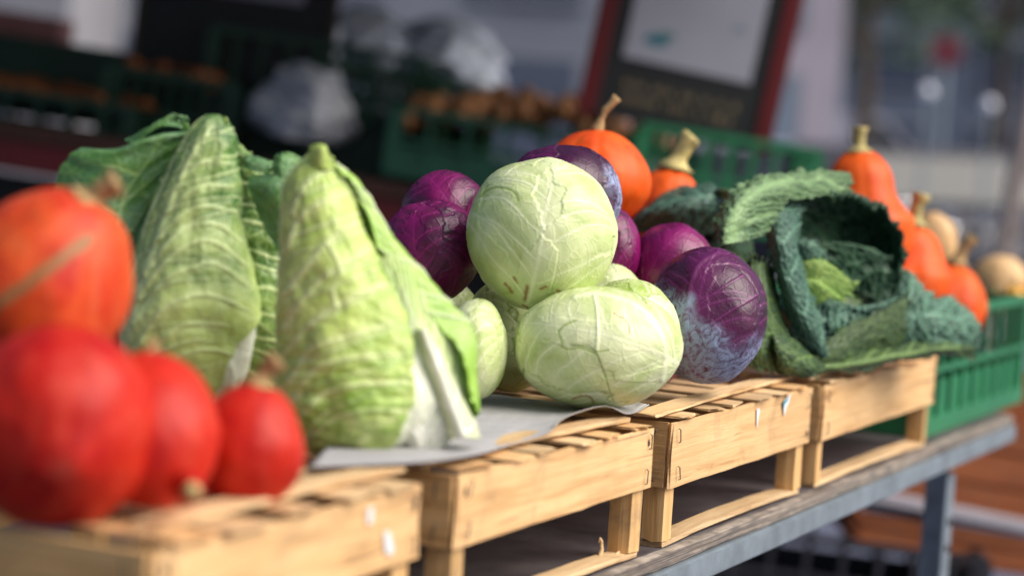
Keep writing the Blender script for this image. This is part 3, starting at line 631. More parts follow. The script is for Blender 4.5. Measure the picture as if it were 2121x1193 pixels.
sheet('outer_leaf', [[(862, 918, .0), (905, 905, -.012), (945, 890, .0), (975, 868, .01), (992, 858, .0), (985, 846, -.012)],
                     [(845, 830, .0), (895, 815, -.012), (940, 800, .0), (968, 785, .012), (984, 780, .0), (968, 800, -.016)],
                     [(828, 730, .0), (878, 705, -.008), (925, 690, .008), (955, 682, .018), (978, 690, .0), (950, 730, -.018)],
                     [(790, 610, .0), (838, 600, .0), (870, 592, .012), (893, 594, .018), (908, 606, .0), (872, 632, -.014)],
                     [(742, 490, .0), (772, 488, .006), (795, 486, .012), (808, 490, .014), (816, 502, .0), (790, 522, -.010)],
                     [(705, 390, .0), (722, 385, .006), (735, 385, .01), (744, 388, .01), (750, 396, .0), (742, 404, -.006)],
                     [(680, 345, .0), (684, 342, .004), (688, 341, .005), (691, 342, .005), (694, 346, .0), (692, 350, -.003)]],
      1.925, M_['pointpale'], B, n=180, m=90, mid=(.22, .2, .2, .3, .4, .4), vseed=73, nv=6, slope=1.9, curv=.2, wm=.030, wv=.005, tone=.45, noisea=.003, quilt=.002, th=.0014, rag=.003, ribh=.003, pale=lambda u, v: .85*sst(v, .95, .35)*sst(u, .70, .40))
sheet('tip_leaf', [[(640, 345, 0), (665, 350, -.006), (690, 352, 0)], [(640, 318, 0), (664, 322, -.01), (690, 328, 0)], [(645, 303, .0), (668, 306, -.008), (690, 330, .002)], [(655, 300, .004), (675, 304, .004), (692, 352, .006)]], 1.915, M_['point'], B, n=50, m=40, vseed=75, nv=4, tone=.4, noisea=.003)
sheet('inner_leaf', [[(846, 948, .0), (872, 946, -.004), (905, 930, .004), (940, 905, .02)],
                     [(838, 895, -.010), (872, 890, -.014), (920, 878, .0), (962, 868, .02)],
                     [(834, 810, -.012), (870, 800, -.012), (915, 790, .004), (958, 778, .025)],
                     [(826, 720, -.008), (858, 705, -.006), (898, 690, .008), (938, 678, .028)],
                     [(812, 630, .0), (838, 615, .004), (866, 602, .016), (892, 598, .03)],
                     [(786, 540, .012), (800, 530, .014), (818, 520, .02), (832, 518, .03)]], 1.898, M_['rib2'], B, n=150, m=110, mid=(.40, .40, .38, .3, .25, .3), vseed=82, nv=9, slope=2.6, curv=.3, wm=.055, wv=.007, noisea=.005, noisef=18, ribh=.006, quilt=.003, th=.002, tone=.5, tonegrad=-.9, pale=lambda u, v: .9*sst(v, .55, .15)+.8*np.exp(-((u-.25-.1*v)/.13)**2)*sst(v, 1.0, .5), crease=.002, creasef=(9, 5))
rows = [[(x-w, y, .020), (x-w*.7, y, .004), (x, y, -.008), (x+w*.7, y, .004), (x+w, y, .024)] for (x, y), w in zip([(960, 906), (948, 876), (926, 820), (902, 755), (874, 680)], (34, 30, 26, 21, 8))]
sheet('leaf_rib', rows, 1.893, M_['rib'], B, n=110, m=40, vseed=81, nv=3, wm=.04, wv=.02, noisea=.004, noisef=22, ribh=.001, th=.003, tone=.6)
# middle left one
A = empty('pointed_cabbage', PZ(410, 830, ZC+.01), 'tallest pointed cabbage, left of the palest one, with a bare white foot', 'cabbage', gp)
rowsA = [(840, 380, 450), (815, 340, 478), (780, 300, 500), (720, 266, 516), (640, 264, 524), (560, 280, 512), (470, 310, 492), (380, 345, 486), (320, 372, 482), (280, 395, 476), (252, 415, 464), (238, 432, 450)]
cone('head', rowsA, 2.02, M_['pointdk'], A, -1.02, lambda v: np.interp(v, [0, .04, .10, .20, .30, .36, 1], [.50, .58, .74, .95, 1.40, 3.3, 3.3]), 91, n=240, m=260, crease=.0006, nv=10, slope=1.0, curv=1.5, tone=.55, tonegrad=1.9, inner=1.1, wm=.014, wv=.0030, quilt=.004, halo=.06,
     ribs=[([(262, 745), (272, 680), (290, 600), (315, 520), (345, 440), (375, 370), (405, 310), (438, 262)], 9), ([(400, 310), (440, 288), (468, 300)], 2.5), ([(372, 372), (420, 338), (480, 340)], 3), ([(345, 440), (390, 400), (430, 385), (484, 388)], 3.5), ([(322, 500), (370, 450), (420, 428), (490, 440)], 4), ([(300, 570), (350, 500), (400, 468), (450, 466), (500, 500)], 5), ([(288, 620), (330, 555), (400, 503), (450, 505), (508, 548)], 5), ([(278, 670), (330, 590), (400, 553), (450, 548), (516, 592)], 5), ([(280, 725), (330, 650), (380, 618), (440, 613), (512, 642)], 5), ([(312, 745), (350, 692), (400, 670), (475, 676)], 4), ([(335, 780), (380, 735), (440, 725), (480, 735)], 3.5)])
sheet('outer_leaf', [[(255, 600, .02), (270, 590, -.01), (300, 560, .0), (330, 520, .0)],
                     [(175, 520, .0), (230, 530, -.01), (280, 500, .005), (335, 460, .01)],
                     [(112, 430, .0), (195, 430, -.01), (275, 400, .005), (350, 370, .02)],
                     [(125, 350, .01), (210, 345, -.008), (300, 320, .0), (370, 300, .02)],
                     [(165, 308, .015), (240, 312, -.004), (310, 285, .0), (385, 275, .02)],
                     [(185, 316, .05), (250, 318, .04), (320, 292, .05), (390, 285, .05)]],
      2.02, M_['outer'], A, n=130, m=120, mid=(.3, .45, .60, .75, .8, .85), vseed=93, nv=6, slope=.7, curv=.2, wm=.014, wv=.006, tone=.45, noisea=.0025, noisef=7, quilt=.0016, ribh=.001, th=.0013, rag=.0012)
sheet('outer_leaf', [[(280, 300, 0), (330, 262, -.004), (375, 262, 0)], [(262, 290, .01), (320, 262, .0), (372, 250, .01)], [(345, 250, .012), (358, 236, .006), (388, 246, .012)], [(358, 262, .02), (372, 262, .012), (396, 280, .02)]], 2.05, M_['outer'], A, n=60, m=50, vseed=95, nv=5, tone=.5, rag=.003)
# third, behind
Cc = empty('pointed_cabbage', PZ(560, 800, ZC+.005), 'darker green pointed cabbage squeezed between and behind the other two', 'cabbage', gp)
rowsC = [(870, 520, 620), (840, 490, 650), (780, 470, 670), (700, 455, 680), (620, 450, 672), (540, 452, 650), (460, 456, 630), (400, 462, 610), (360, 470, 590), (335, 490, 560)]
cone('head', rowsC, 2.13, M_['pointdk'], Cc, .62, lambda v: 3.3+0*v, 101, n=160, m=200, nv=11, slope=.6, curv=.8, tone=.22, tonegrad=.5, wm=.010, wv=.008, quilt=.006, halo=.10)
sheet('outer_leaf', [[(600, 560, .0), (620, 520, 0), (640, 500, .0)], [(548, 470, .0), (590, 450, -.01), (640, 430, .0)], [(515, 390, .0), (560, 385, -.01), (610, 375, .0)], [(520, 362, .02), (570, 360, .0), (600, 362, .01)]], 2.02, M_['outer'], Cc, n=70, m=60, mid=(.2, .3, .3, .3), vseed=103, nv=5, tone=.65, th=.001, noisea=.005)
sheet('outer_leaf', [[(470, 350, .0), (495, 346, -.006), (520, 340, 0)], [(476, 318, .0), (500, 322, -.01), (524, 326, .0)], [(478, 300, .005), (500, 305, .0), (520, 318, .005)], [(476, 288, .01), (488, 290, .008), (504, 304, .01)]], 2.06, M_['pointdk'], Cc, n=50, m=40, vseed=105, nv=4, tone=.15, rag=.003)
sheet('outer_leaf', [[(505, 348, .0), (530, 356, -.006), (560, 362, 0)], [(508, 334, .0), (536, 340, -.003), (568, 346, .0)], [(512, 322, .006), (542, 328, .004), (572, 336, .008)]], 2.05, M_['outer'], Cc, n=40, m=40, vseed=107, nv=4, tone=.8, rag=.002)
sheet('outer_leaf', [[(566, 372, .0), (580, 380, -.004), (600, 388, .0), (640, 395, .01)], [(562, 345, .0), (580, 338, -.006), (604, 346, .0), (645, 365, .01)], [(568, 322, .004), (588, 315, -.002), (612, 322, .004), (650, 340, .012)], [(580, 316, .02), (600, 314, .01), (620, 322, .01), (655, 345, .02)]], 2.02, M_['outer'], Cc, n=60, m=60, vseed=109, nv=4, tone=.9, rag=.001)
sheet('tip_leaf', [[(462, 262, 0), (466, 260, -.003), (470, 262, 0)], [(464, 250, 0), (469, 250, -.003), (474, 256, 0)], [(460, 246, 0), (468, 245, -.002), (474, 252, 0)]], 2.0, M_['point'], A, n=24, m=20, vseed=111, nv=2, tone=.2, rag=.002)

# ================================================================== savoy cabbages
gs = 'savoy cabbages at the right end of the crates'
SV = empty('savoy_cabbage', PZ(1700, 770, ZC+.004), 'open dark green savoy cabbage with crinkled leaves spread wide around a light green heart', 'cabbage', gs)
D = 2.78
def sv(name, ctrl, mat, **k):
    kk = dict(n=190, m=170, bub=.0078, cell=.019, nv=7, wm=.030, wv=.013, th=.0012, rag=.008, tone=.45, noisea=.006, noisef=16, ribh=.003); kk.update(k)
    ctrl = [[(x, y, q+.0008*(x-1650)) for x, y, q in row] for row in ctrl]   # the head lies along the row of crates
    return sheet(name, ctrl, D, M_[mat], SV, **kk)
# core: a rough closed head that carries the leaves
core = head('core', 1705, 660, 84, 78, D+.19, M_['savoyolive'], None, None, (-.4, -.8, -.3), (.4, .3, 1), randleaves(71, 6, .4), 71, res=(120, 180), bulge=1.8)
del_keys = [k for k in ('category',) if k in core]
for k in del_keys: del core[k]
core.parent = SV; core.location = core.location-SV.location; core.name = 'core'
# big cup leaf at the back
sv('leaf', [[(1640, 600, .05), (1700, 640, .06), (1770, 660, .06), (1850, 650, .03)],
            [(1610, 540, .05), (1690, 560, .11), (1780, 590, .11), (1868, 580, .02)],
            [(1600, 470, .04), (1690, 480, .13), (1790, 500, .13), (1862, 500, .02)],
            [(1612, 420, .03), (1690, 425, .09), (1780, 440, .09), (1836, 450, .02)],
            [(1640, 408, .02), (1700, 405, .03), (1765, 415, .03), (1810, 432, .01)],
            [(1650, 414, .0), (1705, 410, .0), (1765, 420, .0), (1800, 436, .0)]], 'savoyin', vseed=121, mid=(.5, .5, .5, .5), tone=.5)
# left leaf folded over like a ribbon
sv('leaf', [[(1690, 750, -.02), (1706, 742, -.04), (1716, 735, -.045), (1712, 722, -.03)],
            [(1640, 680, -.01), (1665, 675, -.045), (1690, 670, -.05), (1700, 660, -.02)],
            [(1605, 590, .0), (1630, 590, -.04), (1660, 585, -.045), (1672, 580, -.005)],
            [(1588, 510, .01), (1612, 505, -.03), (1642, 502, -.035), (1658, 500, .0)],
            [(1585, 450, .02), (1606, 440, -.01), (1640, 440, -.015), (1662, 450, .01)],
            [(1600, 425, .04), (1625, 420, .02), (1650, 420, .02), (1670, 430, .03)]], 'savoy', vseed=123, bub=.0034, cell=.010, tone=.62, nv=5, wm=.006)
# front leaf curling up, inner side
sv('leaf', [[(1680, 700, -.01), (1720, 740, -.02), (1790, 745, -.02), (1850, 715, -.01)],
            [(1680, 660, .0), (1730, 690, -.03), (1800, 690, -.03), (1870, 660, -.02)],
            [(1684, 622, .0), (1735, 640, -.035), (1800, 645, -.035), (1872, 625, -.02)],
            [(1690, 608, .01), (1740, 618, -.03), (1795, 632, -.035), (1868, 612, -.02)],
            [(1696, 612, .02), (1745, 624, -.01), (1795, 636, -.015), (1860, 618, .0)]], 'savoy', vseed=125, mid=(.5, .4, .4, .4), tone=.5, slope=1.6)
# olive underside of the same leaf to the right
sv('leaf', [[(1650, 770, .0), (1740, 770, -.01), (1820, 740, .0), (1880, 700, .01)],
            [(1680, 745, -.03), (1750, 735, -.045), (1820, 705, -.04), (1878, 665, -.02)],
            [(1720, 700, -.035), (1780, 690, -.055), (1840, 660, -.045), (1882, 632, -.02)],
            [(1770, 660, -.03), (1815, 648, -.05), (1855, 628, -.04), (1878, 612, -.02)]], 'savoyolive', vseed=127, mid=(.1, .2, .3, .4), tone=.55, bub=.0014, slope=.4, nv=9, wv=.006)
# heart leaves
sv('heart_leaf', [[(1650, 580, .0), (1690, 610, .0), (1740, 640, .0)], [(1648, 545, .0), (1700, 565, -.03), (1765, 610, -.01)], [(1650, 530, .01), (1710, 540, -.03), (1772, 585, -.01)], [(1655, 530, .03), (1712, 540, .02), (1778, 590, .02)]], 'savoyheart', vseed=129, cell=.009, n=110, m=110, bub=.0026)
sv('heart_leaf', [[(1655, 625, .0), (1700, 640, .0), (1750, 645, .0)], [(1655, 580, .0), (1700, 595, -.03), (1745, 620, -.01)], [(1662, 560, .01), (1700, 575, -.025), (1735, 600, .0)]], 'savoyheart', vseed=131, cell=.009, n=110, m=110, bub=.002, tone=.8, wm=.03)
sv('leaf', [[(1690, 600, .06), (1770, 600, .05), (1840, 640, .04)], [(1690, 520, .05), (1770, 530, .03), (1850, 560, .02)], [(1700, 500, .05), (1770, 505, .02), (1846, 530, .02)], [(1710, 500, .07), (1775, 506, .06), (1840, 530, .06)]], 'savoyin', vseed=133, n=110, m=110)
sv('leaf', [[(1640, 545, .0), (1680, 560, .0), (1720, 545, .0)], [(1642, 505, -.01), (1680, 515, -.035), (1716, 528, -.01)], [(1650, 488, .0), (1682, 495, -.02), (1714, 520, .0)]], 'savoy', vseed=135, n=70, m=70, cell=.009)
# upper back leaf, underside with strong ribs
sv('leaf', [[(1598, 486, -.03), (1550, 500, -.035), (1500, 505, -.02), (1474, 490, .02)],
            [(1618, 450, -.03), (1560, 445, -.04), (1506, 450, -.02), (1478, 450, .03)],
            [(1640, 418, -.03), (1592, 400, -.035), (1535, 395, -.01), (1498, 410, .04)],
            [(1690, 408, -.02), (1650, 384, -.02), (1592, 362, .01), (1552, 370, .05)],
            [(1730, 404, -.01), (1705, 378, .0), (1668, 360, .02), (1625, 355, .06)],
            [(1766, 400, .0), (1768, 376, .01), (1755, 356, .03), (1700, 350, .06)]], 'savoyback', vseed=137, mid=(.5, .5, .5, .45), wm=.06, wv=.026, bub=.0045, tone=.45, cell=.016, nv=6, slope=1.1, ribh=.006, flip=True)
# left dark under-leaf
sv('leaf', [[(1640, 700, .02), (1610, 640, .02), (1560, 560, .03), (1500, 500, .04)],
            [(1620, 740, .0), (1580, 660, -.02), (1530, 570, .0), (1490, 520, .03)],
            [(1560, 762, .01), (1540, 690, -.01), (1505, 590, .01), (1475, 540, .04)]], 'savoyolive', vseed=139, nv=8, tone=.35, bub=.002, flip=True)
sv('leaf', [[(1660, 770, .0), (1640, 720, -.01), (1620, 660, .0), (1600, 560, .02)],
            [(1600, 770, -.02), (1585, 720, -.04), (1575, 650, -.03), (1572, 540, .01)],
            [(1545, 755, -.01), (1540, 700, -.03), (1545, 620, -.02), (1556, 530, .02)]], 'savoyolive', vseed=141, nv=8, tone=.5, bub=.0022, wm=.02, flip=True)
sv('leaf', [[(1620, 690, -.02), (1680, 740, -.03), (1720, 765, -.02)], [(1600, 700, -.045), (1650, 745, -.06), (1700, 772, -.04)], [(1610, 745, -.045), (1640, 762, -.055), (1680, 775, -.04)], [(1620, 765, -.03), (1645, 768, -.04), (1672, 772, -.03)]], 'savoyolive', vseed=143, nv=5, tone=.6, bub=.003, n=80, m=80)
# right leaf spread out over the crate edge
sv('leaf', [[(1840, 740, .03), (1850, 690, .03), (1856, 620, .04), (1862, 550, .06)],
            [(1890, 738, .0), (1895, 680, -.01), (1900, 620, .01), (1895, 560, .06)],
            [(1930, 735, -.01), (1935, 680, -.03), (1935, 635, -.01), (1930, 600, .06)],
            [(1980, 728, .0), (1985, 685, -.02), (1985, 650, .0), (1980, 615, .06)],
            [(2030, 722, .02), (2034, 700, .01), (2035, 672, .02), (2020, 645, .06)]], 'savoy', vseed=145, mid=(.45, .5, .6, .5), wm=.075, wv=.034, tone=.62, nv=4, cell=.018, nettone=1.0, slope=1.0, flip=True)
sv('leaf', [[(1640, 745, .0), (1640, 765, -.01), (1650, 775, .0)], [(1740, 740, -.02), (1740, 758, -.04), (1745, 766, -.01)], [(1850, 722, -.01), (1850, 738, -.04), (1860, 745, -.01)], [(1940, 705, .0), (1945, 722, -.03), (1950, 735, .0)], [(2010, 715, .02), (2016, 722, .0), (2022, 742, .02)]], 'savoyolive', vseed=147, bub=.0012, nv=9, tone=.45, mid=(.5, .5, .5), flip=True)
# second savoy, behind left
SV2 = empty('savoy_cabbage', PD(1410, 520, 3.0), 'second savoy cabbage, only a dark drooping leaf showing behind the magenta cabbage', 'cabbage', gs)
o = sheet('leaf', [[(1560, 470, .05), (1550, 420, .04), (1500, 400, .04), (1480, 395, .05)],
               [(1470, 480, .0), (1480, 430, -.03), (1480, 395, -.01), (1470, 380, .03)],
               [(1400, 490, -.02), (1410, 430, -.05), (1430, 400, -.02), (1450, 385, .03)],
               [(1320, 480, .0), (1330, 445, -.03), (1370, 415, .0), (1410, 392, .04)],
               [(1310, 500, .02), (1318, 470, .02), (1350, 430, .04), (1380, 400, .06)]], 2.95, M_['savoy'], SV2, n=110, m=100, bub=.003, cell=.014, tone=.35, vseed=151, rag=.004, nv=6, flip=True)
o = sheet('leaf', [[(1520, 430, .02), (1500, 415, .0), (1470, 400, .02)], [(1560, 420, .0), (1540, 402, -.02), (1490, 392, .0)], [(1590, 425, .02), (1560, 405, .0), (1510, 396, .02)]], 2.92, M_['savoyback'], SV2, n=60, m=60, bub=.002, tone=.4, vseed=153, flip=True)
core2 = head('core', 1450, 520, 110, 100, 3.05, M_['savoyin'], None, None, (-.4, -.8, -.3), (.4, .3, 1), randleaves(77, 6, .4), 77, res=(90, 130), bulge=1.8)
del core2['category']; core2.parent = SV2; core2.location = core2.location-SV2.location

# ================================================================== pumpkins
def pumpmat(name, a, b_, c):
    m, t, b = nodes(name); at = nd(t, 'Attribute', attribute_name='pat'); sp = nd(t, 'SeparateColor', {0: at.outputs['Color']}); v = objco(t)
    n = noise(t, v, 14, 4, .6, .5); col = mixc(t, ramp(t, n, [(.38, (0, 0, 0)), (.62, (1, 1, 1))]), a, b_)
    nf = noise(t, v, 110, 3, .7); col = mixc(t, mth(t, 'MULTIPLY', ramp(t, nf, [(.62, (0, 0, 0)), (.72, (1, 1, 1))]), .5), col, c)
    n2 = noise(t, objco(t, (60, 60, 14)), 1.2, 3); col = mixc(t, mth(t, 'MULTIPLY', ramp(t, n2, [(.5, (0, 0, 0)), (.75, (1, 1, 1))]), .45), col, c)
    col = mixc(t, sp.outputs[2], col, b_); col = mixc(t, sp.outputs[0], col, (.30, .16, .06)); col = mixc(t, sp.outputs[1], col, (.66, .52, .30))
    t.links.new(col, b.inputs['Base Color']); b.inputs['Roughness'].default_value = .50; b.inputs['Specular IOR Level'].default_value = .30; b.inputs['Subsurface Weight'].default_value = .05; b.inputs['Subsurface Scale'].default_value = .01
    bump(t, noise(t, v, 60, 3), b, .0008); return m
PM = pumpmat('red_pumpkin_skin', (.40, .004, .003), (.56, .020, .005), (.60, .07, .030))
PU = pumpmat('scarred_pumpkin_skin', (.50, .018, .006), (.68, .085, .015), (.72, .20, .07))
PO = pumpmat('orange_pumpkin_skin', (.70, .055, .004), (.80, .11, .006), (.82, .18, .03))
PT = pumpmat('beige_pumpkin_skin', (.66, .40, .18), (.74, .48, .24), (.50, .30, .12))
STM = woodmat('pumpkin_stalk', (.52, .34, .15), (.40, .24, .10), (.16, .11, .05), .8)
STG = woodmat('pale_pumpkin_stalk', (.62, .50, .20), (.44, .36, .14), (.16, .17, .07), .8)
def pumpkin(name, px, py, r, d, mat, label, up=(0, 1, 0), hh=1.0, neck=.35, ribs=10, ribd=.02, seed=1, stem=(.03, .006, .4), stemmat=None, scar=None, group='orange pumpkins on the near crate', rz=None, blos=False):
    """r in px of the photograph; up = direction of the stalk in camera directions; hh = height/width; neck = how far the top is drawn out"""
    cen = PD(px, py, d); R0 = r*d/F; n, m = 90, 140
    al = np.linspace(0, math.pi, n)[:, None]*np.ones((1, m)); ph = np.linspace(0, 2*math.pi, m, endpoint=False)[None, :]*np.ones((n, 1))
    z = -np.cos(al); rr = np.sin(al)**.92
    top = np.clip((z-.15)/.85, 0, 1); rr = rr*(1-.30*neck*np.sin(top*math.pi)**2*(.75 if neck > .5 else .15)); z2 = z + neck*.55*top**2.2
    z2 = z2 - .10*np.exp(-((1-np.abs(z))/.04))*(z < 0)
    rb = 1 - ribd*np.abs(np.cos(ph*ribs/2))**6*np.clip(np.sin(al)*1.5, 0, 1)
    P = np.stack([rr*rb*np.cos(ph), rr*rb*np.sin(ph), z2*hh], -1); P = P*(1+(fbm(P, 1.3, seed)-.5)*.12)[..., None]
    zz = frame_cam(*up); xx = -cf - zz*(-cf@zz); xx /= np.linalg.norm(xx); yy = np.cross(zz, xx)
    V = cen + (P[..., :1]*xx + P[..., 1:2]*yy + P[..., 2:]*zz)*R0
    sc = np.zeros(al.shape)
    if scar:
        (x1, y1), (x2, y2), w = scar; k = V-CAM; dep = k@cf; qx = (k@cr)/dep*F+1060.5; qy = 596.5-(k@cu)/dep*F
        L2 = (x2-x1)**2+(y2-y1)**2; tt = np.clip(((qx-x1)*(x2-x1)+(qy-y1)*(y2-y1))/L2, 0, 1); dd = np.hypot(qx-x1-tt*(x2-x1), qy-y1-tt*(y2-y1))+(fbm(P, 14, 3)-.5)*14
        sc = np.exp(-(dd/w)**4)*(((k/np.linalg.norm(k, axis=-1, keepdims=True))*0+normals(V, True))[..., 0]*0+1)*(dep < d)
    topc = np.exp(-(((math.pi-al)/.16)**2)); bot = np.exp(-((al/.10)**2))
    pat = np.stack([np.clip(sc, 0, 1), np.clip(bot*(1 if blos else .08), 0, 1), np.clip(topc*.0+np.abs(np.cos(ph*ribs/2))**8*.5, 0, 1)], -1)
    e = empty(name, cen-np.array([0, 0, R0*hh*.9]), label, 'pumpkin', group)
    gridmesh('body', V, mat, e, wrap=True, pat=pat)
    if stem:
        L, w, bend = stem; base = cen + zz*(hh*(1+neck*.55)-.05)*R0; sdv = cr
        pts = []; rads = []
        rs = random.Random(seed)
        for i in range(9):
            u = i/8; pts.append(base + zz*L*u + sdv*bend*L*u*u + (cu*rs.uniform(-.04, .04)+cr*rs.uniform(-.04, .04))*L*(.5 if 0 < i < 8 else 0)); rads.append(w*(1.7-1.1*min(1, u*3) + .35*u**3 + rs.uniform(-.08, .12)))
        bm = bmesh.new(); tube(bm, pts, rads, 14, .10); bmesh.ops.translate(bm, verts=bm.verts, vec=-Vector(e.location))
        me = bpy.data.meshes.new('stalk'); bmesh.ops.recalc_face_normals(bm, faces=bm.faces[:]); bm.to_mesh(me); bm.free()
        so = link('stalk', me, stemmat or STM, e, True, world=False)
    return e
pumpkin('pumpkin', 85, 590, 184, 1.62, PU, 'large orange-red pumpkin with a long brown scar and a curled dry stalk', up=(.52, .85, .1), neck=.25, ribs=9, seed=2, stem=(.018, .0115, .7), scar=((-20, 640), (185, 495), 13))
pumpkin('pumpkin', 118, 882, 210, 1.50, PM, 'biggest and nearest red pumpkin, bottom left, seen from its blossom end', up=(-.25, .35, -.9), hh=.95, neck=.2, ribs=8, seed=4, stem=(.02, .006, .3), ribd=.012)
pumpkin('pumpkin', 316, 898, 140, 1.54, PM, 'red pumpkin lying with its pale blossom tip forward, between biggest and smallest red ones', up=(-.15, .8, -.55), hh=1.12, neck=.25, ribs=8, seed=6, stem=(.02, .005, .3), ribd=.01)
pumpkin('pumpkin', 512, 932, 121, 1.62, PM, 'small red pumpkin with a brown stalk, rightmost on the near crate, touching the pointed cabbage', up=(.18, 1, .0), hh=.98, neck=.30, ribs=8, seed=8, stem=(.022, .009, .5), ribd=.01)
# blossom tip of the second pumpkin
pt = PD(398, 1015, 1.46)
bm = bmesh.new(); ring = [bm.verts.new(Vector(PD(385, 1008, 1.485) + cr*math.cos(a)*.013 + cu*math.sin(a)*.013)) for a in [k*math.pi/8 for k in range(16)]]
ring2 = [bm.verts.new(Vector(pt + cr*math.cos(a)*.0055 + cu*math.sin(a)*.0062)) for a in [k*math.pi/8 for k in range(16)]]
for i in range(16): bm.faces.new((ring[i], ring[(i+1) % 16], ring2[(i+1) % 16], ring2[i]))
p2 = [o for o in S.objects if o.get('label', '').startswith('red pumpkin lying')][0]
bmesh.ops.translate(bm, verts=bm.verts, vec=-p2.location); bmobj('blossom_neck', bm, PM, p2, smooth=True)
bm = bmesh.new(); bmesh.ops.create_uvsphere(bm, u_segments=14, v_segments=10, radius=.0058); bmobj('blossom_tip', bm, STG, p2, smooth=True, loc=Vector(pt)-p2.location)
gb = 'pumpkins at the back of the display'
pumpkin('pumpkin', 1232, 372, 116, 2.80, PO, 'bright orange pumpkin with a long twisted stalk behind the heap of cabbages', up=(.06, 1, 0), hh=.80, neck=.22, ribs=10, ribd=.03, seed=12, stem=(.046, .0065, .5), group=gb)
pumpkin('pumpkin', 1378, 440, 80, 3.05, PO, 'orange pumpkin with a thick yellow stalk, between the bright orange one and the savoy leaves', up=(.22, 1, 0), hh=1.0, neck=.3, ribs=9, seed=14, stem=(.050, .016, .3), stemmat=STG, group=gb)
pumpkin('pumpkin', 1782, 480, 112, 3.25, PO, 'drop-shaped orange pumpkin rising directly behind the open savoy cabbage', up=(-.02, 1, 0), hh=1.0, neck=.9, ribs=8, seed=16, stem=(.040, .014, .05), stemmat=STG, group=gb)
pumpkin('pumpkin', 1880, 585, 92, 3.30, PO, 'salmon orange pumpkin with a ribbed grey-brown stalk, right of the drop-shaped one', up=(.10, 1, 0), hh=1.0, neck=.55, ribs=8, seed=18, stem=(.052, .015, .15), stemmat=STG, group=gb)
pumpkin('pumpkin', 1962, 640, 78, ((0.075-CAM[1])/ray(1962, 640)[1]), PO, 'small orange pumpkin with a slanting stalk over the far end of the crates', up=(.22, 1, 0), hh=1.0, neck=.4, ribs=8, seed=20, stem=(.050, .0125, .35), group=gb)
pumpkin('pumpkin', 1938, 500, 45, ((0.2-CAM[1])/ray(1938, 500)[1]), PT, 'beige oval pumpkin behind the two salmon orange ones', up=(-.2, 1, 0), hh=1.3, neck=.1, ribs=8, seed=22, stem=None, group=gb)
pumpkin('pumpkin', 2070, 590, 62, ((0.17-CAM[1])/ray(2070, 590)[1]), PT, 'ochre pumpkin above the green plastic crate', up=(.0, 1, 0), hh=.95, neck=.1, ribs=8, seed=24, stem=None, group=gb)
YG = plain('yellow_gourd_skin', (.80, .48, .05), .45, .4, 30, c2=(.78, .20, .02))
def gourd(px, py, r, d, label):
    cen = PD(px, py, d); e = empty('gourd', cen-np.array([0, 0, r*d/F]), label, 'gourd', 'small gourds in the green crate'); bm = bmesh.new()
    bmesh.ops.create_uvsphere(bm, u_segments=24, v_segments=16, radius=r*d/F)
    for v in bm.verts: v.co.x *= 1+.12*math.cos(5*math.atan2(v.co.y, v.co.x)); v.co.z = v.co.z*.9 + (.3*r*d/F if v.co.z > .6*r*d/F else 0)*.5
    bmobj('body', bm, YG, e, smooth=True, loc=(0, 0, r*d/F)); bm = bmesh.new(); tube(bm, [(0, 0, 0), (.003, 0, .012), (.006, 0, .02)], [.004, .003, .003], 8); bmobj('stalk', bm, STG, e, loc=(0, 0, r*d/F*1.9))
for a in [(2060, 628, 22, ((0.1-CAM[1])/ray(2060, 628)[1]), 'yellow-orange small gourd below the ochre pumpkin, leftmost of the small gourds'), (2100, 618, 24, ((0.1-CAM[1])/ray(2100, 618)[1]), 'small yellow gourd right of the ochre pumpkin'), (2135, 612, 26, ((0.1-CAM[1])/ray(2135, 612)[1]), 'small gourd cut by the right edge of the picture')]: gourd(*a)
# what carries the upper ones: heads and pumpkins lower in the heap, resting on the slats
def pix(x, y, z):
    k = np.array([x, y, z])-CAM; d = k@cf; return k@cr/d*F+1060.5, 596.5-k@cu/d*F, d
def under(kind, x, y, r, label, z0=ZC+.004, hh=1.0):
    px, py, d = pix(x, y, z0+r*hh)
    if kind == 'w': head('white_cabbage', px, py, r*F/d, r*F/d, d, M_['white'], label, gw, (.1, -1, .1), (.3, 0, 1), randleaves(int(x*90+70)), 81, res=(70, 110))
    elif kind == 'r': head('red_cabbage', px, py, r*F/d, r*F/d, d, M_['red'], label, gr, (.1, -1, .1), (.3, 0, 1), randleaves(int(x*90+70)), 83, res=(70, 110))
    else: pumpkin('pumpkin', px, py, r*F/d, d, PM if kind == 'p' else PO, label, hh=hh, neck=.1, ribs=8, seed=int(abs(x)*50)+3, stem=None, group=gb if kind == 'o' else 'orange pumpkins on the near crate')
under('w', .665, .292, .054, 'white cabbage carrying the glossy leftmost red cabbage')
under('r', 1.005, .150, .048, 'red cabbage carrying the bright magenta one')
under('o', 1.145, .300, .092, 'orange pumpkin carrying the one with the twisted stalk')
under('o', 1.420, .300, .074, 'orange pumpkin carrying the one with the thick yellow stalk')
under('o', 1.735, .120, .052, 'orange pumpkin carrying the drop-shaped one')
under('p', -.165, .215, .046, 'red pumpkin under the scarred one, left of two')
under('p', -.080, .235, .044, 'red pumpkin under the scarred one, right of two')
under('o', 2.06, .22, .088, 'orange pumpkin down in the green crate, left of two', ZT+.010)
under('o', 2.30, .20, .084, 'orange pumpkin down in the green crate, right of two', ZT+.010)
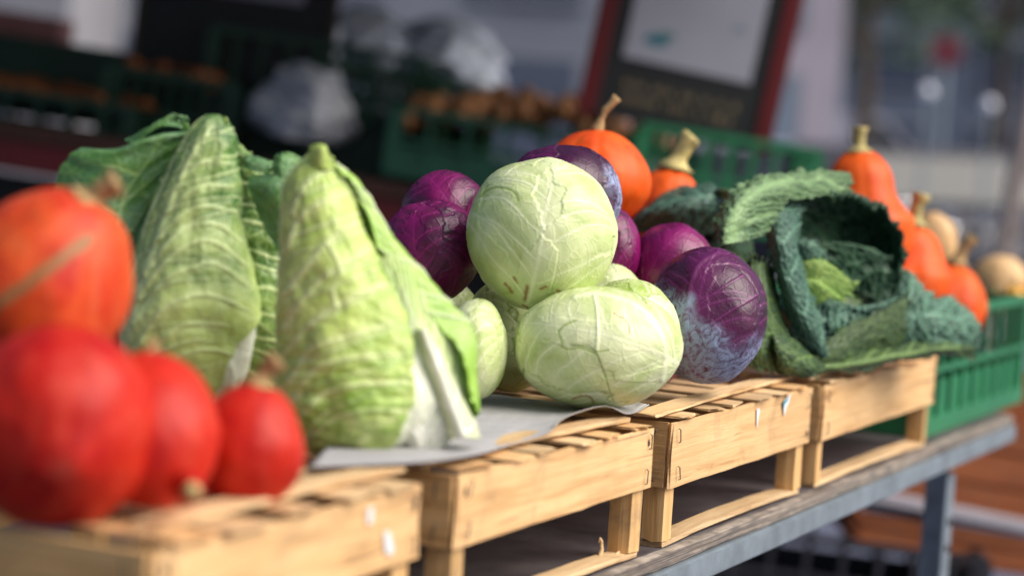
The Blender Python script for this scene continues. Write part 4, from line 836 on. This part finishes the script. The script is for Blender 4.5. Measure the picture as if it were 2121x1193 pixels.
# ================================================================== green plastic crate on the table
def gcrate(e, L, Wd, Hh, mat, th=.006, nrib=9, slots=True):
    """plastic crate: four slotted walls, rim, floor; origin at the floor centre"""
    def wall(length, loc, rz):
        bm = bmesh.new()
        addbox(bm, length, .012, .016, (0, 0, Hh-.008), .002); addbox(bm, length, .008, .010, (0, 0, Hh*.52)); addbox(bm, length, .010, .030, (0, 0, .015))
        for k in range(nrib+1): addbox(bm, .010 if k not in (0, nrib) else .030, .010, Hh-.02, (-length/2+(.008 if k == 0 else -.008 if k == nrib else 0)+k*length/nrib, .0005, Hh/2-.004))
        addbox(bm, length-.01, .003, Hh*.36, (0, .003, Hh*.24))
        return bmobj('side_wall', bm, mat, e, loc=loc, rot=(0, 0, rz))
    wall(L, (0, -Wd/2, 0), 0); wall(L, (0, Wd/2, 0), math.pi); wall(Wd-.014, (L/2-.006, 0, 0), rad(90)); wall(Wd-.014, (-L/2+.006, 0, 0), rad(-90))
    bm = bmesh.new(); addbox(bm, L-.01, Wd-.01, .004, (0, 0, .006)); bmobj('crate_floor', bm, mat, e)
gc = empty('plastic_crate', (1.915+.375, .235, ZT+.001), 'green slotted plastic crate at the far end of the table, full of gourds', 'crate', 'green plastic crates')
gcrate(gc, .73, .40, .205, M_['green'])
# small things on the slats
bm = bmesh.new(); vs = []
pt = PZ(1497, 782, ZC+.004)
tag(sheet('leaf_scrap', [[(1486, 790, 0), (1496, 794, -.004), (1507, 790, 0)], [(1484, 782, 0), (1496, 780, -.006), (1508, 779, 0)], [(1492, 774, 0), (1500, 770, -.004), (1508, 768, 0)]], DZ(1497, 790, ZC+.006), plain('orange_leaf', (.80, .28, .02), .6), None, n=20, m=16, nv=2), 'tiny orange petal scrap under the waxy red cabbage', 'leaf')

# ================================================================== the stall behind
TILT = rad(5.2)   # the stall behind stands on sloping ground
DS = 1.28
def bframe(px, py, d, tilt=TILT, yaw=0.0):
    """matrix of an upright-ish frame at a point: x to the right of the picture, y away, z up, leaning by tilt"""
    r0 = Vector((math.sin(YAW), -math.cos(YAW), 0)); f0 = Vector((math.cos(YAW), math.sin(YAW), 0)); z0 = Vector((0, 0, 1))
    rm = Matrix.Rotation(yaw, 3, z0); r0 = rm @ r0; f0 = rm @ f0
    r1 = r0*math.cos(tilt) - z0*math.sin(tilt); z1 = z0*math.cos(tilt) + r0*math.sin(tilt)
    p = PD(px, py, d*DS); m = Matrix(((r1.x, f0.x, z1.x, p[0]), (r1.y, f0.y, z1.y, p[1]), (r1.z, f0.z, z1.z, p[2]), (0, 0, 0, 1)))
    return m @ Matrix.Scale(DS, 4)
def bempty(name, px, py, d, label, cat, group=None, tilt=TILT, yaw=0.):
    o = bpy.data.objects.new(name, None); COL.objects.link(o); m = bframe(px, py, d, tilt, yaw); o.location = m.to_translation(); o.rotation_euler = m.to_euler(); o.scale = (DS, DS, DS)
    return tag(o, label, cat, group)
def px2m(px, d): return px*d/F
DB = 4.6
st_ = bempty('back_stall', 420, 372, DB, 'dark market stall counter behind, with a red and brown front board', 'stall')
k1 = px2m(1, DB)
bm = bmesh.new(); addbox(bm, 1900*k1, .03, 62*k1, (60*k1, 0, -10*k1), .004); bmobj('front_board', bm, plain('dark_red_board', (.16, .006, .006), .5, .4, 8), st_)
bm = bmesh.new(); addbox(bm, 1900*k1, .05, 34*k1, (60*k1, .0, 40*k1), .004); bmobj('edge_board', bm, plain('brown_board', (.085, .028, .014), .6, .4, 8), st_)
bm = bmesh.new(); addbox(bm, 1900*k1, .95, .03, (60*k1, .50, 30*k1)); bmobj('counter_top', bm, plain('dark_counter', (.03, .02, .02), .7), st_)
bm = bmesh.new(); addbox(bm, 1100*k1, .02, .19, (-350*k1, .62, .16)); bmobj('back_board', bm, M_['greenshade'], st_)
bm = bmesh.new(); addbox(bm, 1880*k1, .02, .75, (60*k1, .06, -.43)); bmobj('under_dark_sheet', bm, plain('black_under_counter', (.006, .006, .008), .8), st_)  # black sheet painted in for the darkness under the counter
for sx in (-800, 900):
    bm = bmesh.new(); addbox(bm, .04, .04, 1.05, (sx*k1, .9, -.5)); bmobj('leg', bm, M_['steel'], st_)
# crates on the counter
def bcrate(px, py, d, L, Wd, Hh, label, mat, yaw=0.):
    e = bempty('plastic_crate', px, py, d, label, 'crate', 'green plastic crates', yaw=yaw); gcrate(e, L, Wd, Hh, mat, nrib=8); return e
bcrate(40, 330, 4.85, .56, .38, .16, 'shade-darkened green crate at the left end of the stall behind, heaped with carrots', M_['greenshade'])
bcrate(640, 350, 5.1, .50, .38, .30, 'tall shade-darkened green crate behind the tallest pointed cabbages, beside the plastic bag', M_['greenshade'])
bcrate(360, 335, 4.95, .30, .36, .20, 'narrow shade-darkened green crate under the tall black board at the left', M_['greenshade'])
bcrate(760, 378, 5.0, .30, .34, .27, 'shade-darkened green crate between the plastic bag and the potato crate', M_['greenshade'])
cpot = bcrate(1110, 405, 4.75, .66, .38, .15, 'green crate full of brown potatoes on the stall behind', plain('mid_shaded_green_plastic', (.010, .085, .046), .4, .3, 10))  # crate green lowered to hold the stall's shade in its colour
bcrate(1470, 470, 4.4, .36, .36, .19, 'bright green crate behind the savoy cabbages, right of the black price board', M_['green'])
# potatoes: individual tubers in the crate
pm_ = plain('potato_skin', (.36, .155, .050), .7, .45, 30, c2=(.20, .08, .03)); 
def lump(name, r, mat, el=(1.3, 1, .85), seed=1, sub=3):
    bm = bmesh.new(); bmesh.ops.create_icosphere(bm, subdivisions=sub, radius=r); rs = random.Random(seed); o = Vector((rs.random()*9,)*3)
    from mathutils import noise as mn
    for v in bm.verts:
        k = 1+.12*mn.noise(v.co/r*1.2+o); v.co = Vector((v.co.x*el[0]*k, v.co.y*el[1]*k, v.co.z*el[2]*k))
    me = bpy.data.meshes.new(name); bm.to_mesh(me); bm.free(); me.materials.append(mat); me.polygons.foreach_set('use_smooth', np.ones(len(me.polygons), bool)); return me
pot = [lump('potato', .027, pm_, seed=k) for k in range(4)]
rs = random.Random(5); mb = bframe(1110, 405, 4.75)
for i in range(130):
    lx = rs.uniform(-.31, .31); ly = rs.uniform(-.15, .17); hz = .12 + .085*(1-(lx/.33)**2)*(1-abs(ly)/.3) + rs.uniform(-.012, .02)
    o = bpy.data.objects.new('potato', pot[i % 4]); COL.objects.link(o); o.location = mb @ Vector((lx, ly, hz)); o.rotation_euler = (rs.uniform(0, 6), rs.uniform(0, 6), rs.uniform(0, 6))
    tag(o, 'brown potato in the heap in the green crate on the stall behind', 'potato', 'potatoes in the crate on the stall behind')
cm = plain('carrot_skin', (.42, .12, .025), .6, .4, 30)
def carrotme():
    bm = bmesh.new(); tube(bm, [(-.08, 0, 0), (-.07, 0, 0), (0, .002, 0), (.06, 0, .001), (.09, 0, 0)], [.010, .016, .012, .007, .002], 10); me = bpy.data.meshes.new('carrot'); bmesh.ops.recalc_face_normals(bm, faces=bm.faces[:]); bm.to_mesh(me); bm.free(); me.materials.append(cm); return me
cme = carrotme(); mb = bframe(40, 330, 4.85); mb2 = bframe(360, 335, 4.95)
for i in range(44):
    o = bpy.data.objects.new('carrot', cme); COL.objects.link(o)
    o.location = (mb @ Vector((rs.uniform(-.24, .24), rs.uniform(-.14, .14), .15+rs.uniform(0, .03)))) if i < 28 else (mb2 @ Vector((rs.uniform(-.09, .09), rs.uniform(-.13, .13), .19+rs.uniform(0, .02))))
    o.rotation_euler = (rs.uniform(0, 6), rs.uniform(-.2, .2), rs.uniform(0, 6)); 
    tag(o, 'dull orange carrot lying in the shade-darkened green crates on the left of the stall behind', 'carrot', 'carrots on the stall behind')
# plastic bags
def bag(px, py, d, w, h, dep, mat, label, seed):
    e = frame = bframe(px, py, d); n, m = 60, 80
    v = np.linspace(0, 1, n)[:, None]*np.ones((1, m)); ph = np.linspace(0, 2*math.pi, m, endpoint=False)[None]*np.ones((n, 1))
    prof = np.interp(v, [0, .05, .3, .6, .85, 1], [.02, .75, 1, .85, .45, .05]); P = np.stack([np.cos(ph)*prof*w/2, np.sin(ph)*prof*dep/2, v*h], -1)
    dd = (np.abs(fbm(P, 9, seed, 3)-.5)*-1.6+.4)*.10 + (np.abs(fbm(P, 30, seed+5, 2)-.5))*.05; N = P.copy(); N[..., 2] = 0; P = P + N/(np.linalg.norm(N, axis=-1, keepdims=True)+1e-9)*dd[..., None]; P[..., 2] += (fbm(P, 12, seed+2)-.5)*.05
    A_ = np.array(frame); V = P@A_[:3, :3].T + A_[:3, 3]
    o = gridmesh('plastic_bag', V, mat, None, wrap=True); return tag(o, label, 'bag', 'white plastic bags on the stall behind')
bgm = plain('white_film', (.50, .52, .58), .3, .3, 12); bgm2 = plain('bluish_film', (.60, .66, .80), .25, .3, 8)
bag(620, 290, 4.75, .17, .17, .12, bgm, 'small crumpled clear bag with bright glints, behind the top of the pointed cabbages', 3)
bag(600, 150, 5.2, .17, .17, .14, bgm2, 'white plastic bag at the left of the bag heap', 7)
bag(750, 180, 5.3, .30, .20, .18, bgm2, 'wide bluish white plastic bag in the middle of the bag heap', 11)
bag(915, 190, 5.3, .26, .18, .18, bgm2, 'rumpled white plastic bag at the right of the bag heap', 15)
e = bempty('price_tag', 862, 225, 4.9, 'narrow white price tag hanging below the plastic bags', 'sign'); bm = bmesh.new(); addbox(bm, .040, .004, .10, (0, 0, 0)); bmobj('card', bm, bgm, e); bm = bmesh.new(); addbox(bm, .006, .006, .25, (0, .008, -.05)); bmobj('stick', bm, M_['steel'], e)
# shelf holding the bags
e = bempty('bag_shelf', 770, 196, 5.3, 'dark green shelf behind the counter carrying the plastic bags', 'shelf'); bm = bmesh.new(); addbox(bm, .66, .30, .03, (0, 0, -.015)); bmobj('shelf_board', bm, M_['greenshade'], e)
for sx in (-.3, .3):
    bm = bmesh.new(); addbox(bm, .03, .03, .5, (sx, .1, -.28)); bmobj('leg', bm, M_['greenshade'], e)
bm = bmesh.new(); addbox(bm, .64, .02, .34, (0, .12, -.21)); bmobj('back_panel', bm, M_['greenshade'], e)
# price boards
def pboard(px, py, d, w, h, pw, ph_, pz, label, rim, tilt, text=True, red=True):
    e = bempty('price_board', px, py, d, label, 'sign', tilt=tilt); blk = plain('blackboard', (.010, .011, .013), .6); 
    bm = bmesh.new(); addbox(bm, w, .012, h); bmobj('board', bm, blk, e)
    rm = plain('red_frame', (.13, .004, .006), .45) if red else plain('dark_brass_frame', (.05, .035, .012), .45)
    for sx in (-1, 1): bm = bmesh.new(); addbox(bm, rim, .022, h+.01, (sx*(w/2+rim/2), -.002, 0), .003); bmobj('frame_side', bm, rm, e)
    bm = bmesh.new(); addbox(bm, pw, .002, ph_, (0, -.009, pz)); pa = bmobj('paper_notice', bm, plain('notice_paper', (.36, .36, .43), .6, .08, 10), e)
    if text:
        for (x, z, s, c) in ((-.27, -.30, .14, (.03, .16, .22)), (-.20, -.24, .09, (.10, .22, .20)), (.1, .36, .22, (.30, .03, .05)), (.33, -.05, .07, (.20, .26, .34))):
            bm = bmesh.new(); bmesh.ops.create_circle(bm, cap_ends=True, segments=20, radius=s*pw*.55); [setattr(v, 'co', Vector((v.co.x*1.25, 0, v.co.y*.6))) for v in bm.verts]
            bmobj('print', bm, plain('print_ink', c, .6), e, loc=(x*pw, -.0105-.0004*abs(x), pz+z*ph_))
        rs = random.Random(2); oc = plain('ochre_chalk', (.20, .15, .09), .8)
        for row in range(2):
            x = -w*.36
            while x < w*.34:
                ww = rs.uniform(.006, .013); bm = bmesh.new(); addbox(bm, ww, .001, .016); bmobj('chalk_letter', bm, oc, e, loc=(x+ww/2, -.0075, pz-ph_/2-.055-row*.03)); x += ww+rs.choice((.006, .006, .02))
    return e
pboard(1440, 60, 4.5, 335*4.5/F, 430*4.5/F, 270*4.5/F, 235*4.5/F, .03, 'large leaning black price board with red side frames and a pale printed notice', 38*4.5/F, rad(8.8))
pboard(490, 40, 5.0, 390*5/F, 330*5/F, 270*5/F, 110*5/F, .115, 'black board at the upper left with the bottom of a pale notice', 14*5/F, rad(4), text=False, red=False)
# salmon box, top left
e = bempty('carton', 55, 75, 6.0, 'salmon pink carton at the upper left edge', 'box'); bm = bmesh.new(); addbox(bm, .22, .2, .11, bev=.004); bmobj('box_body', bm, plain('salmon_card', (.62, .24, .22), .6, .3, 8), e)
bm = bmesh.new(); addbox(bm, .222, .202, .02, (0, 0, .05)); bmobj('box_lid', bm, plain('salmon_lid', (.66, .30, .26), .6), e)
e = bempty('display_rack', 55, 120, 6.0, 'dark rack behind the left crates carrying the salmon carton', 'shelf'); bm = bmesh.new(); addbox(bm, .6, .3, .02, (0, 0, -.01)); bmobj('shelf_board', bm, M_['greenshade'], e)
for sx in (-.28, .28):
    bm = bmesh.new(); addbox(bm, .03, .03, 1.2, (sx, .1, -.62)); bmobj('leg', bm, M_['greenshade'], e)
# canvas added out of view to shade the stall behind
aw = bempty('shade_awning', 500, -420, 5.0, 'dark canvas roof added out of view to shade the stall behind', 'shade_awning', tilt=rad(2)); cv = plain('dark_canvas', (.05, .05, .055), .9)
bm = bmesh.new(); addbox(bm, 3.6, 4.3, .02, (-.45, .25, 0)); bmobj('canvas', bm, cv, aw)
bm = bmesh.new(); addbox(bm, 3.6, .02, .12, (-.45, -1.91, -.05)); bmobj('valance', bm, cv, aw)
for sx in (-1.9, 1.2):
    bm = bmesh.new(); addbox(bm, .035, .035, 2.1, (sx, 2.2, -1.05)); bmobj('pole', bm, M_['steel'], aw)
# things under and beside the table, right
def ucrate(px, py, d, L, Wd, Hh, label, mat):
    e = bempty('wooden_box', px, py, d, label, 'crate', 'brown boxes standing beyond the table', tilt=rad(6), yaw=rad(0)); 
    for k in range(3):
        for y in (-Wd/2, Wd/2): bm = bmesh.new(); addbox(bm, L, .01, Hh/3-.006, (0, y, Hh/6+k*Hh/3), .001); bmobj('side_board', bm, mat, e)
        for x in (-L/2, L/2): bm = bmesh.new(); addbox(bm, .01, Wd-.02, Hh/3-.006, (x, 0, Hh/6+k*Hh/3), .001); bmobj('end_board', bm, mat, e)
    bm = bmesh.new(); addbox(bm, L-.02, Wd-.02, .01, (0, 0, .01)); bmobj('box_floor', bm, mat, e)
    return e
bwood = woodmat('brown_wood', (.42, .135, .040), (.32, .09, .028), (.16, .040, .012))
ucrate(1960, 1035, 4.3, .74, .4, .20, 'orange-brown wooden box beyond the steel table leg, upper of two', bwood)
ucrate(2060, 1150, 4.2, .62, .4, .07, 'orange-brown wooden tray below the white rail', bwood)
ucrate(2160, 930, 4.6, .50, .4, .15, 'brown wooden box behind the end of the table, beneath the green crate', bwood)
e = bempty('trolley', 1980, 1060, 4.05, 'white metal rail of a trolley carrying the brown boxes', 'trolley', tilt=rad(8)); wm_ = plain('white_painted_metal', (.62, .60, .66), .35)
bm = bmesh.new(); addbox(bm, .80, .02, .022, (.02, 0, 0), .003); bmobj('rail', bm, wm_, e)
bm = bmesh.new(); addbox(bm, .80, .02, .022, (.02, .5, 0), .003); bmobj('rail', bm, wm_, e)
for sx in (-.37, .41):
    bm = bmesh.new(); addbox(bm, .022, .5, .022, (sx, .25, 0)); bmobj('cross_rail', bm, wm_, e)
    bm = bmesh.new(); addbox(bm, .02, .02, .5, (sx, .5, -.25)); bmobj('leg', bm, wm_, e)
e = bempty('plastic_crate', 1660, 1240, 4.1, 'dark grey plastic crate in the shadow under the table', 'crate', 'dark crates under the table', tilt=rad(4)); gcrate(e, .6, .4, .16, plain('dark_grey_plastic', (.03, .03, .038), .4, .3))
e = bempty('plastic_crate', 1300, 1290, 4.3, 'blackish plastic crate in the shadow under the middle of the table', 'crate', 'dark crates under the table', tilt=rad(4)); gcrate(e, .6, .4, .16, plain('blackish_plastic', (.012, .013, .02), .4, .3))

# ================================================================== the square beyond
def gz(px, d, z=0.0):
    """point above the ground at column px and depth d"""
    k = ray(px, 300); p = CAM + k*d; return np.array([p[0], p[1], z])
r0 = Vector((math.sin(YAW), -math.cos(YAW), 0)); ang0 = math.atan2(r0.y, r0.x)
def up_empty(name, px, d, label, cat, group=None, yaw=0., tilt=0.):
    o = empty(name, gz(px, d), label, cat, group); o.rotation_euler = (0, tilt, ang0+yaw); return o
def facade(px, d, w, h, label, wallc, nx, ny, winc, z0=.6):
    e = up_empty('building', px, d, label, 'building'); wm = plain('render_'+label[:6], wallc, .85, .2, .6); gm = plain('window_glass', winc, .12); fm = plain('window_frame_paint', (.22, .23, .28), .5)
    bm = bmesh.new(); addbox(bm, w, 6, h, (0, 3.1, h/2)); bmobj('wall', bm, wm, e)
    bm = bmesh.new(); addbox(bm, w+.5, .3, .35, (0, 0, h-.3)); bmobj('cornice', bm, fm, e)
    for i in range(nx):
        for j in range(ny):
            x = -w/2+(i+.5)*w/nx; z = z0+(j+.5)*(h-z0-.8)/ny; ww, hh = w/nx*.5, (h-z0)/ny*.56
            bm = bmesh.new(); addbox(bm, ww+.2, .12, hh+.2, (0, 0, 0)); f = bmobj('window', bm, fm, e, loc=(x, .05, z)); bm = bmesh.new(); addbox(bm, ww, .05, hh, (0, -.05, 0)); bmobj('pane', bm, gm, f)
    return e
facade(250, 34, 16, 9, 'grey-blue rendered house far behind the left of the stall', (.20, .22, .27), 5, 3, (.08, .10, .15))
facade(1000, 36, 12, 9, 'pale lilac house far behind the middle of the stall', (.42, .38, .44), 4, 3, (.22, .28, .36))
facade(1850, 62, 28, 14, 'long grey-green house closing the square at the right', (.11, .14, .20), 9, 5, (.045, .06, .11))
facade(-900, 30, 14, 9, 'grey house outside the picture to the left', (.25, .25, .28), 4, 3, (.08, .10, .15))
# trees
def tree(px, d, h, cr_, label, seed):
    e = up_empty('tree', px, d, label, 'tree', 'trees across the square'); rs = random.Random(seed); bark = plain('bark', (.09, .07, .055), .9, .4, 6)
    bm = bmesh.new(); tube(bm, [(0, 0, 0), (.05, 0, h*.3), (0, .05, h*.55), (.1, 0, h*.8)], [.22, .17, .12, .05], 9)
    for k in range(7):
        a = rs.uniform(0, 6.28); z = h*rs.uniform(.4, .65); tube(bm, [(0, 0, z), (math.cos(a)*cr_*.4, math.sin(a)*cr_*.4, z+h*.12), (math.cos(a)*cr_*.75, math.sin(a)*cr_*.75, z+h*.2)], [.09, .06, .02], 6)
    bmobj('trunk', bm, bark, e)
    vs = []; fs = []
    cl = [(rs.uniform(-1, 1)*cr_*.8, rs.uniform(-1, 1)*cr_*.8, h*rs.uniform(.42, 1.0), rs.uniform(.35, .8)) for _ in range(34)]
    for c in cl:
        for _ in range(170):
            v = Vector((rs.gauss(0, 1), rs.gauss(0, 1), rs.gauss(0, 1))).normalized()*c[3]*rs.uniform(.4, 1); p = Vector(c[:3])+v; a = Vector((rs.uniform(-1, 1), rs.uniform(-1, 1), rs.uniform(-1, 1))).normalized(); b = a.cross(Vector((rs.uniform(-1, 1), rs.uniform(-1, 1), 1))).normalized(); s = rs.uniform(.05, .10)
            k = len(vs); vs += [p-a*s, p+b*s*.6, p+a*s, p-b*s*.6]; fs.append((k, k+1, k+2, k+3))
    me = bpy.data.meshes.new('crown'); me.from_pydata([tuple(v) for v in vs], [], fs); link('crown', me, plain('tree_foliage', (.06, .12, .06), .6, .5, 3), e, world=False)
tree(1780, 40, 8.0, 3.0, 'bushy tree in the middle of the upper right', 3); tree(2060, 46, 9.0, 3.2, 'tree behind the pale pole at the right', 4); tree(1560, 48, 9, 3, 'tree partly hidden by the leaning price board', 5)
# vehicles
def vehicle(px, d, L, Wd, Hh, kind, col, label, yaw, lights=False):
    e = up_empty('parked_'+('van' if kind == 'van' else 'car'), px, d, label, 'van' if kind == 'van' else 'car', 'vehicles parked across the square', yaw=yaw)
    pm = plain('car_paint', col, .55, .1, 2); gl = plain('car_glass', (.02, .025, .03), .06); bk = plain('tyre_rubber', (.015, .015, .016), .7); ch = plain('chrome', (.7, .7, .72), .12, metal=1.)
    if kind == 'van': prof = [(-.5, .16), (-.5, .9), (-.47, 1.0), (.22, 1.0), (.36, .62), (.49, .50), (.5, .16)]; gp_ = [(.10, .66), (.12, .93), (.215, .93), (.335, .64)]
    else: prof = [(-.5, .22), (-.5, .58), (-.42, .66), (-.28, .98), (.08, 1.0), (.24, .66), (.46, .56), (.5, .40), (.5, .22)]; gp_ = [(-.36, .68), (-.26, .93), (.065, .94), (.19, .68)]
    def ext(pts, w0, inset):
        bm = bmesh.new(); n = len(pts); a = [bm.verts.new((x*L, -w0*(inset(z)), z*Hh)) for x, z in pts]; b = [bm.verts.new((x*L, w0*(inset(z)), z*Hh)) for x, z in pts]
        for i in range(n): bm.faces.new((a[i], a[(i+1) % n], b[(i+1) % n], b[i]))
        bm.faces.new(a[::-1]); bm.faces.new(b); return bm
    bm = ext(prof, Wd/2, lambda z: 1 if z < .62 else 1-.22*(z-.62)/.38); bmesh.ops.bevel(bm, geom=bm.edges[:], offset=.05, segments=2, affect='EDGES', clamp_overlap=True); bmobj('body', bm, pm, e, smooth=True)
    bmobj('side_window', ext(gp_, Wd/2+.004, lambda z: 1.005 if z < .62 else 1-.22*(z-.62)/.38+.003), gl, e)
    for sx in (-.31, .32):
        for sy in (-1, 1):
            bm = bmesh.new(); bmesh.ops.create_cone(bm, cap_ends=True, segments=24, radius1=.32, radius2=.32, depth=.2); w = bmobj('wheel', bm, bk, e, loc=(sx*L, sy*(Wd/2-.08), .32), rot=(rad(90), 0, 0)); bm = bmesh.new(); bmesh.ops.create_cone(bm, cap_ends=True, segments=16, radius1=.19, radius2=.19, depth=.21); bmobj('rim', bm, ch, w)
    for sy in (-1, 1):
        bm = bmesh.new(); addbox(bm, .06, .28, .14, bev=.02); bmobj('headlight', bm, ch, e, loc=(.49*L, sy*Wd*.36, Hh*.48 if kind != 'van' else Hh*.40)); bm = bmesh.new(); addbox(bm, .05, .2, .2, bev=.02); bmobj('tail_light', bm, plain('tail_lens', (.35, .02, .02), .2), e, loc=(-.495*L, sy*Wd*.4, Hh*.52))
    return e
vehicle(1700, 46, 5.2, 2.0, 2.4, 'van', (.16, .17, .24), 'pale grey van right of the leaning price board', rad(8))
vehicle(2000, 26, 4.3, 1.75, 1.5, 'car', (.04, .045, .06), 'dark blue car behind the pale pole', rad(-12))
vehicle(1620, 22, 4.2, 1.75, 1.45, 'car', (.22, .23, .30), 'grey-lilac car low beside the price board', rad(6))
vehicle(1950, 19, 4.2, 1.75, 1.45, 'car', (.035, .035, .05), 'black car directly above the pumpkins at the right', rad(14))
# bicycles
def bicycle():
    e = empty('bicycle', (0, 0, 0), '', 'bicycle', 'bicycles parked on the square'); fr = plain('bicycle_paint', (.03, .035, .05), .25); rb = plain('bicycle_tyre', (.02, .02, .02), .7); ch = plain('bicycle_chrome', (.75, .75, .8), .12, metal=1.)
    for x in (-.52, .52):
        bm = bmesh.new(); P_ = [(x+.34*math.cos(a), 0, .35+.34*math.sin(a)) for a in [k*2*math.pi/36 for k in range(37)]]; tube(bm, P_, [.017]*37, 6, cap=False); w = bmobj('wheel', bm, rb, e)
        bm = bmesh.new()
        for k in range(10): a = k*math.pi/5; tube(bm, [(x, 0, .35), (x+.33*math.cos(a), 0, .35+.33*math.sin(a))], [.002]*2, 4)
        bmobj('spokes', bm, ch, w)
    bm = bmesh.new(); hub, bb, seat, headt = (-.52, 0, .35), (-.08, 0, .30), (-.22, 0, .80), (.34, 0, .84)
    for a, b in ((hub, bb), (bb, seat), (hub, (-.20, 0, .74)), (seat, headt), (bb, (.36, 0, .74)), (headt, (.52, 0, .35))): tube(bm, [a, b], [.014, .014], 8)
    bmobj('frame', bm, fr, e); bm = bmesh.new(); addbox(bm, .26, .14, .05, (-.25, 0, .90), .02); bmobj('saddle', bm, rb, e); bm = bmesh.new(); tube(bm, [(-.22, 0, .8), (-.24, 0, .88)], [.012]*2, 8); bmobj('seat_post', bm, ch, e)
    bm = bmesh.new(); tube(bm, [(.20, -.28, .98), (.34, -.22, 1.0), (.36, 0, .98), (.34, .22, 1.0), (.20, .28, .98)], [.012]*5, 8); tube(bm, [(.34, 0, .82), (.36, 0, .98)], [.013]*2, 8); bmobj('handlebar', bm, ch, e)
    bm = bmesh.new(); bmesh.ops.create_uvsphere(bm, u_segments=12, v_segments=8, radius=.05); bmobj('lamp', bm, ch, e, loc=(.43, 0, .86))
    return e
bk = bicycle(); bl = ['leftmost bicycle parked behind the savoy cabbage', 'bicycle parked right of the leftmost one', 'bicycle in the middle of the parked row', 'bicycle behind the beige pumpkin', 'rightmost bicycle at the picture edge']
for i, (px, d, yw) in enumerate([(1690, 13, 1.2), (1800, 12.2, 1.35), (1900, 13.5, 1.0), (2010, 12.4, 1.3), (2110, 13, 1.15)]):
    o = bk if i == 0 else copy_tree(bk); o.location = Vector(gz(px, d)); o.rotation_euler = (rad(6), 0, ang0+yw); o['label'] = bl[i]
# pale pole, round sign, added globes that stand in for blurred highlights
e = up_empty('pole', 2062, 11, 'slanting pale brown pole at the upper right edge', 'pole', tilt=rad(5.5)); bm = bmesh.new(); tube(bm, [(0, 0, 0), (0, 0, 3.2)], [.045, .045], 14); bmobj('post', bm, plain('pale_brown_paint', (.30, .24, .22), .5), e); bm = bmesh.new(); tube(bm, [(0, 0, 0), (0, 0, .05)], [.10, .09], 14); bmobj('base_plate', bm, M_['steel'], e)
e = up_empty('road_sign', 1945, 24, 'round red road sign in the blurred square', 'sign'); bm = bmesh.new(); tube(bm, [(0, 0, 0), (0, 0, 2.75)], [.03, .03], 10); bmobj('post', bm, M_['steel'], e)
bm = bmesh.new(); bmesh.ops.create_cone(bm, cap_ends=True, segments=32, radius1=.18, radius2=.18, depth=.02); bmobj('sign_disc', bm, plain('red_enamel', (.15, .02, .035), .45), e, loc=(0, -.05, 2.60), rot=(rad(90), 0, 0))
gmat = plain('highlight_globe', (.8, .82, .9), .3, emit=(.75, .80, 1.0, .08))
for px, py, lb in ((1922, 190, 'added globe standing in for a blurred highlight below the red road sign'), (2050, 218, 'added globe standing in for a blurred highlight left of the pale pole')):
    top = PD(px, py, 16); e = up_empty('highlight_post', px, 16, lb, 'lamp', 'added globes standing in for highlights on the square'); e.location = Vector((top[0], top[1], 0)); bm = bmesh.new(); tube(bm, [(0, 0, 0), (0, 0, top[2]-.05)], [.018, .012], 10); bmobj('post', bm, M_['steel'], e)
    bm = bmesh.new(); bmesh.ops.create_uvsphere(bm, u_segments=20, v_segments=12, radius=.05); bmobj('globe', bm, gmat, e, loc=(0, 0, top[2]), smooth=True)
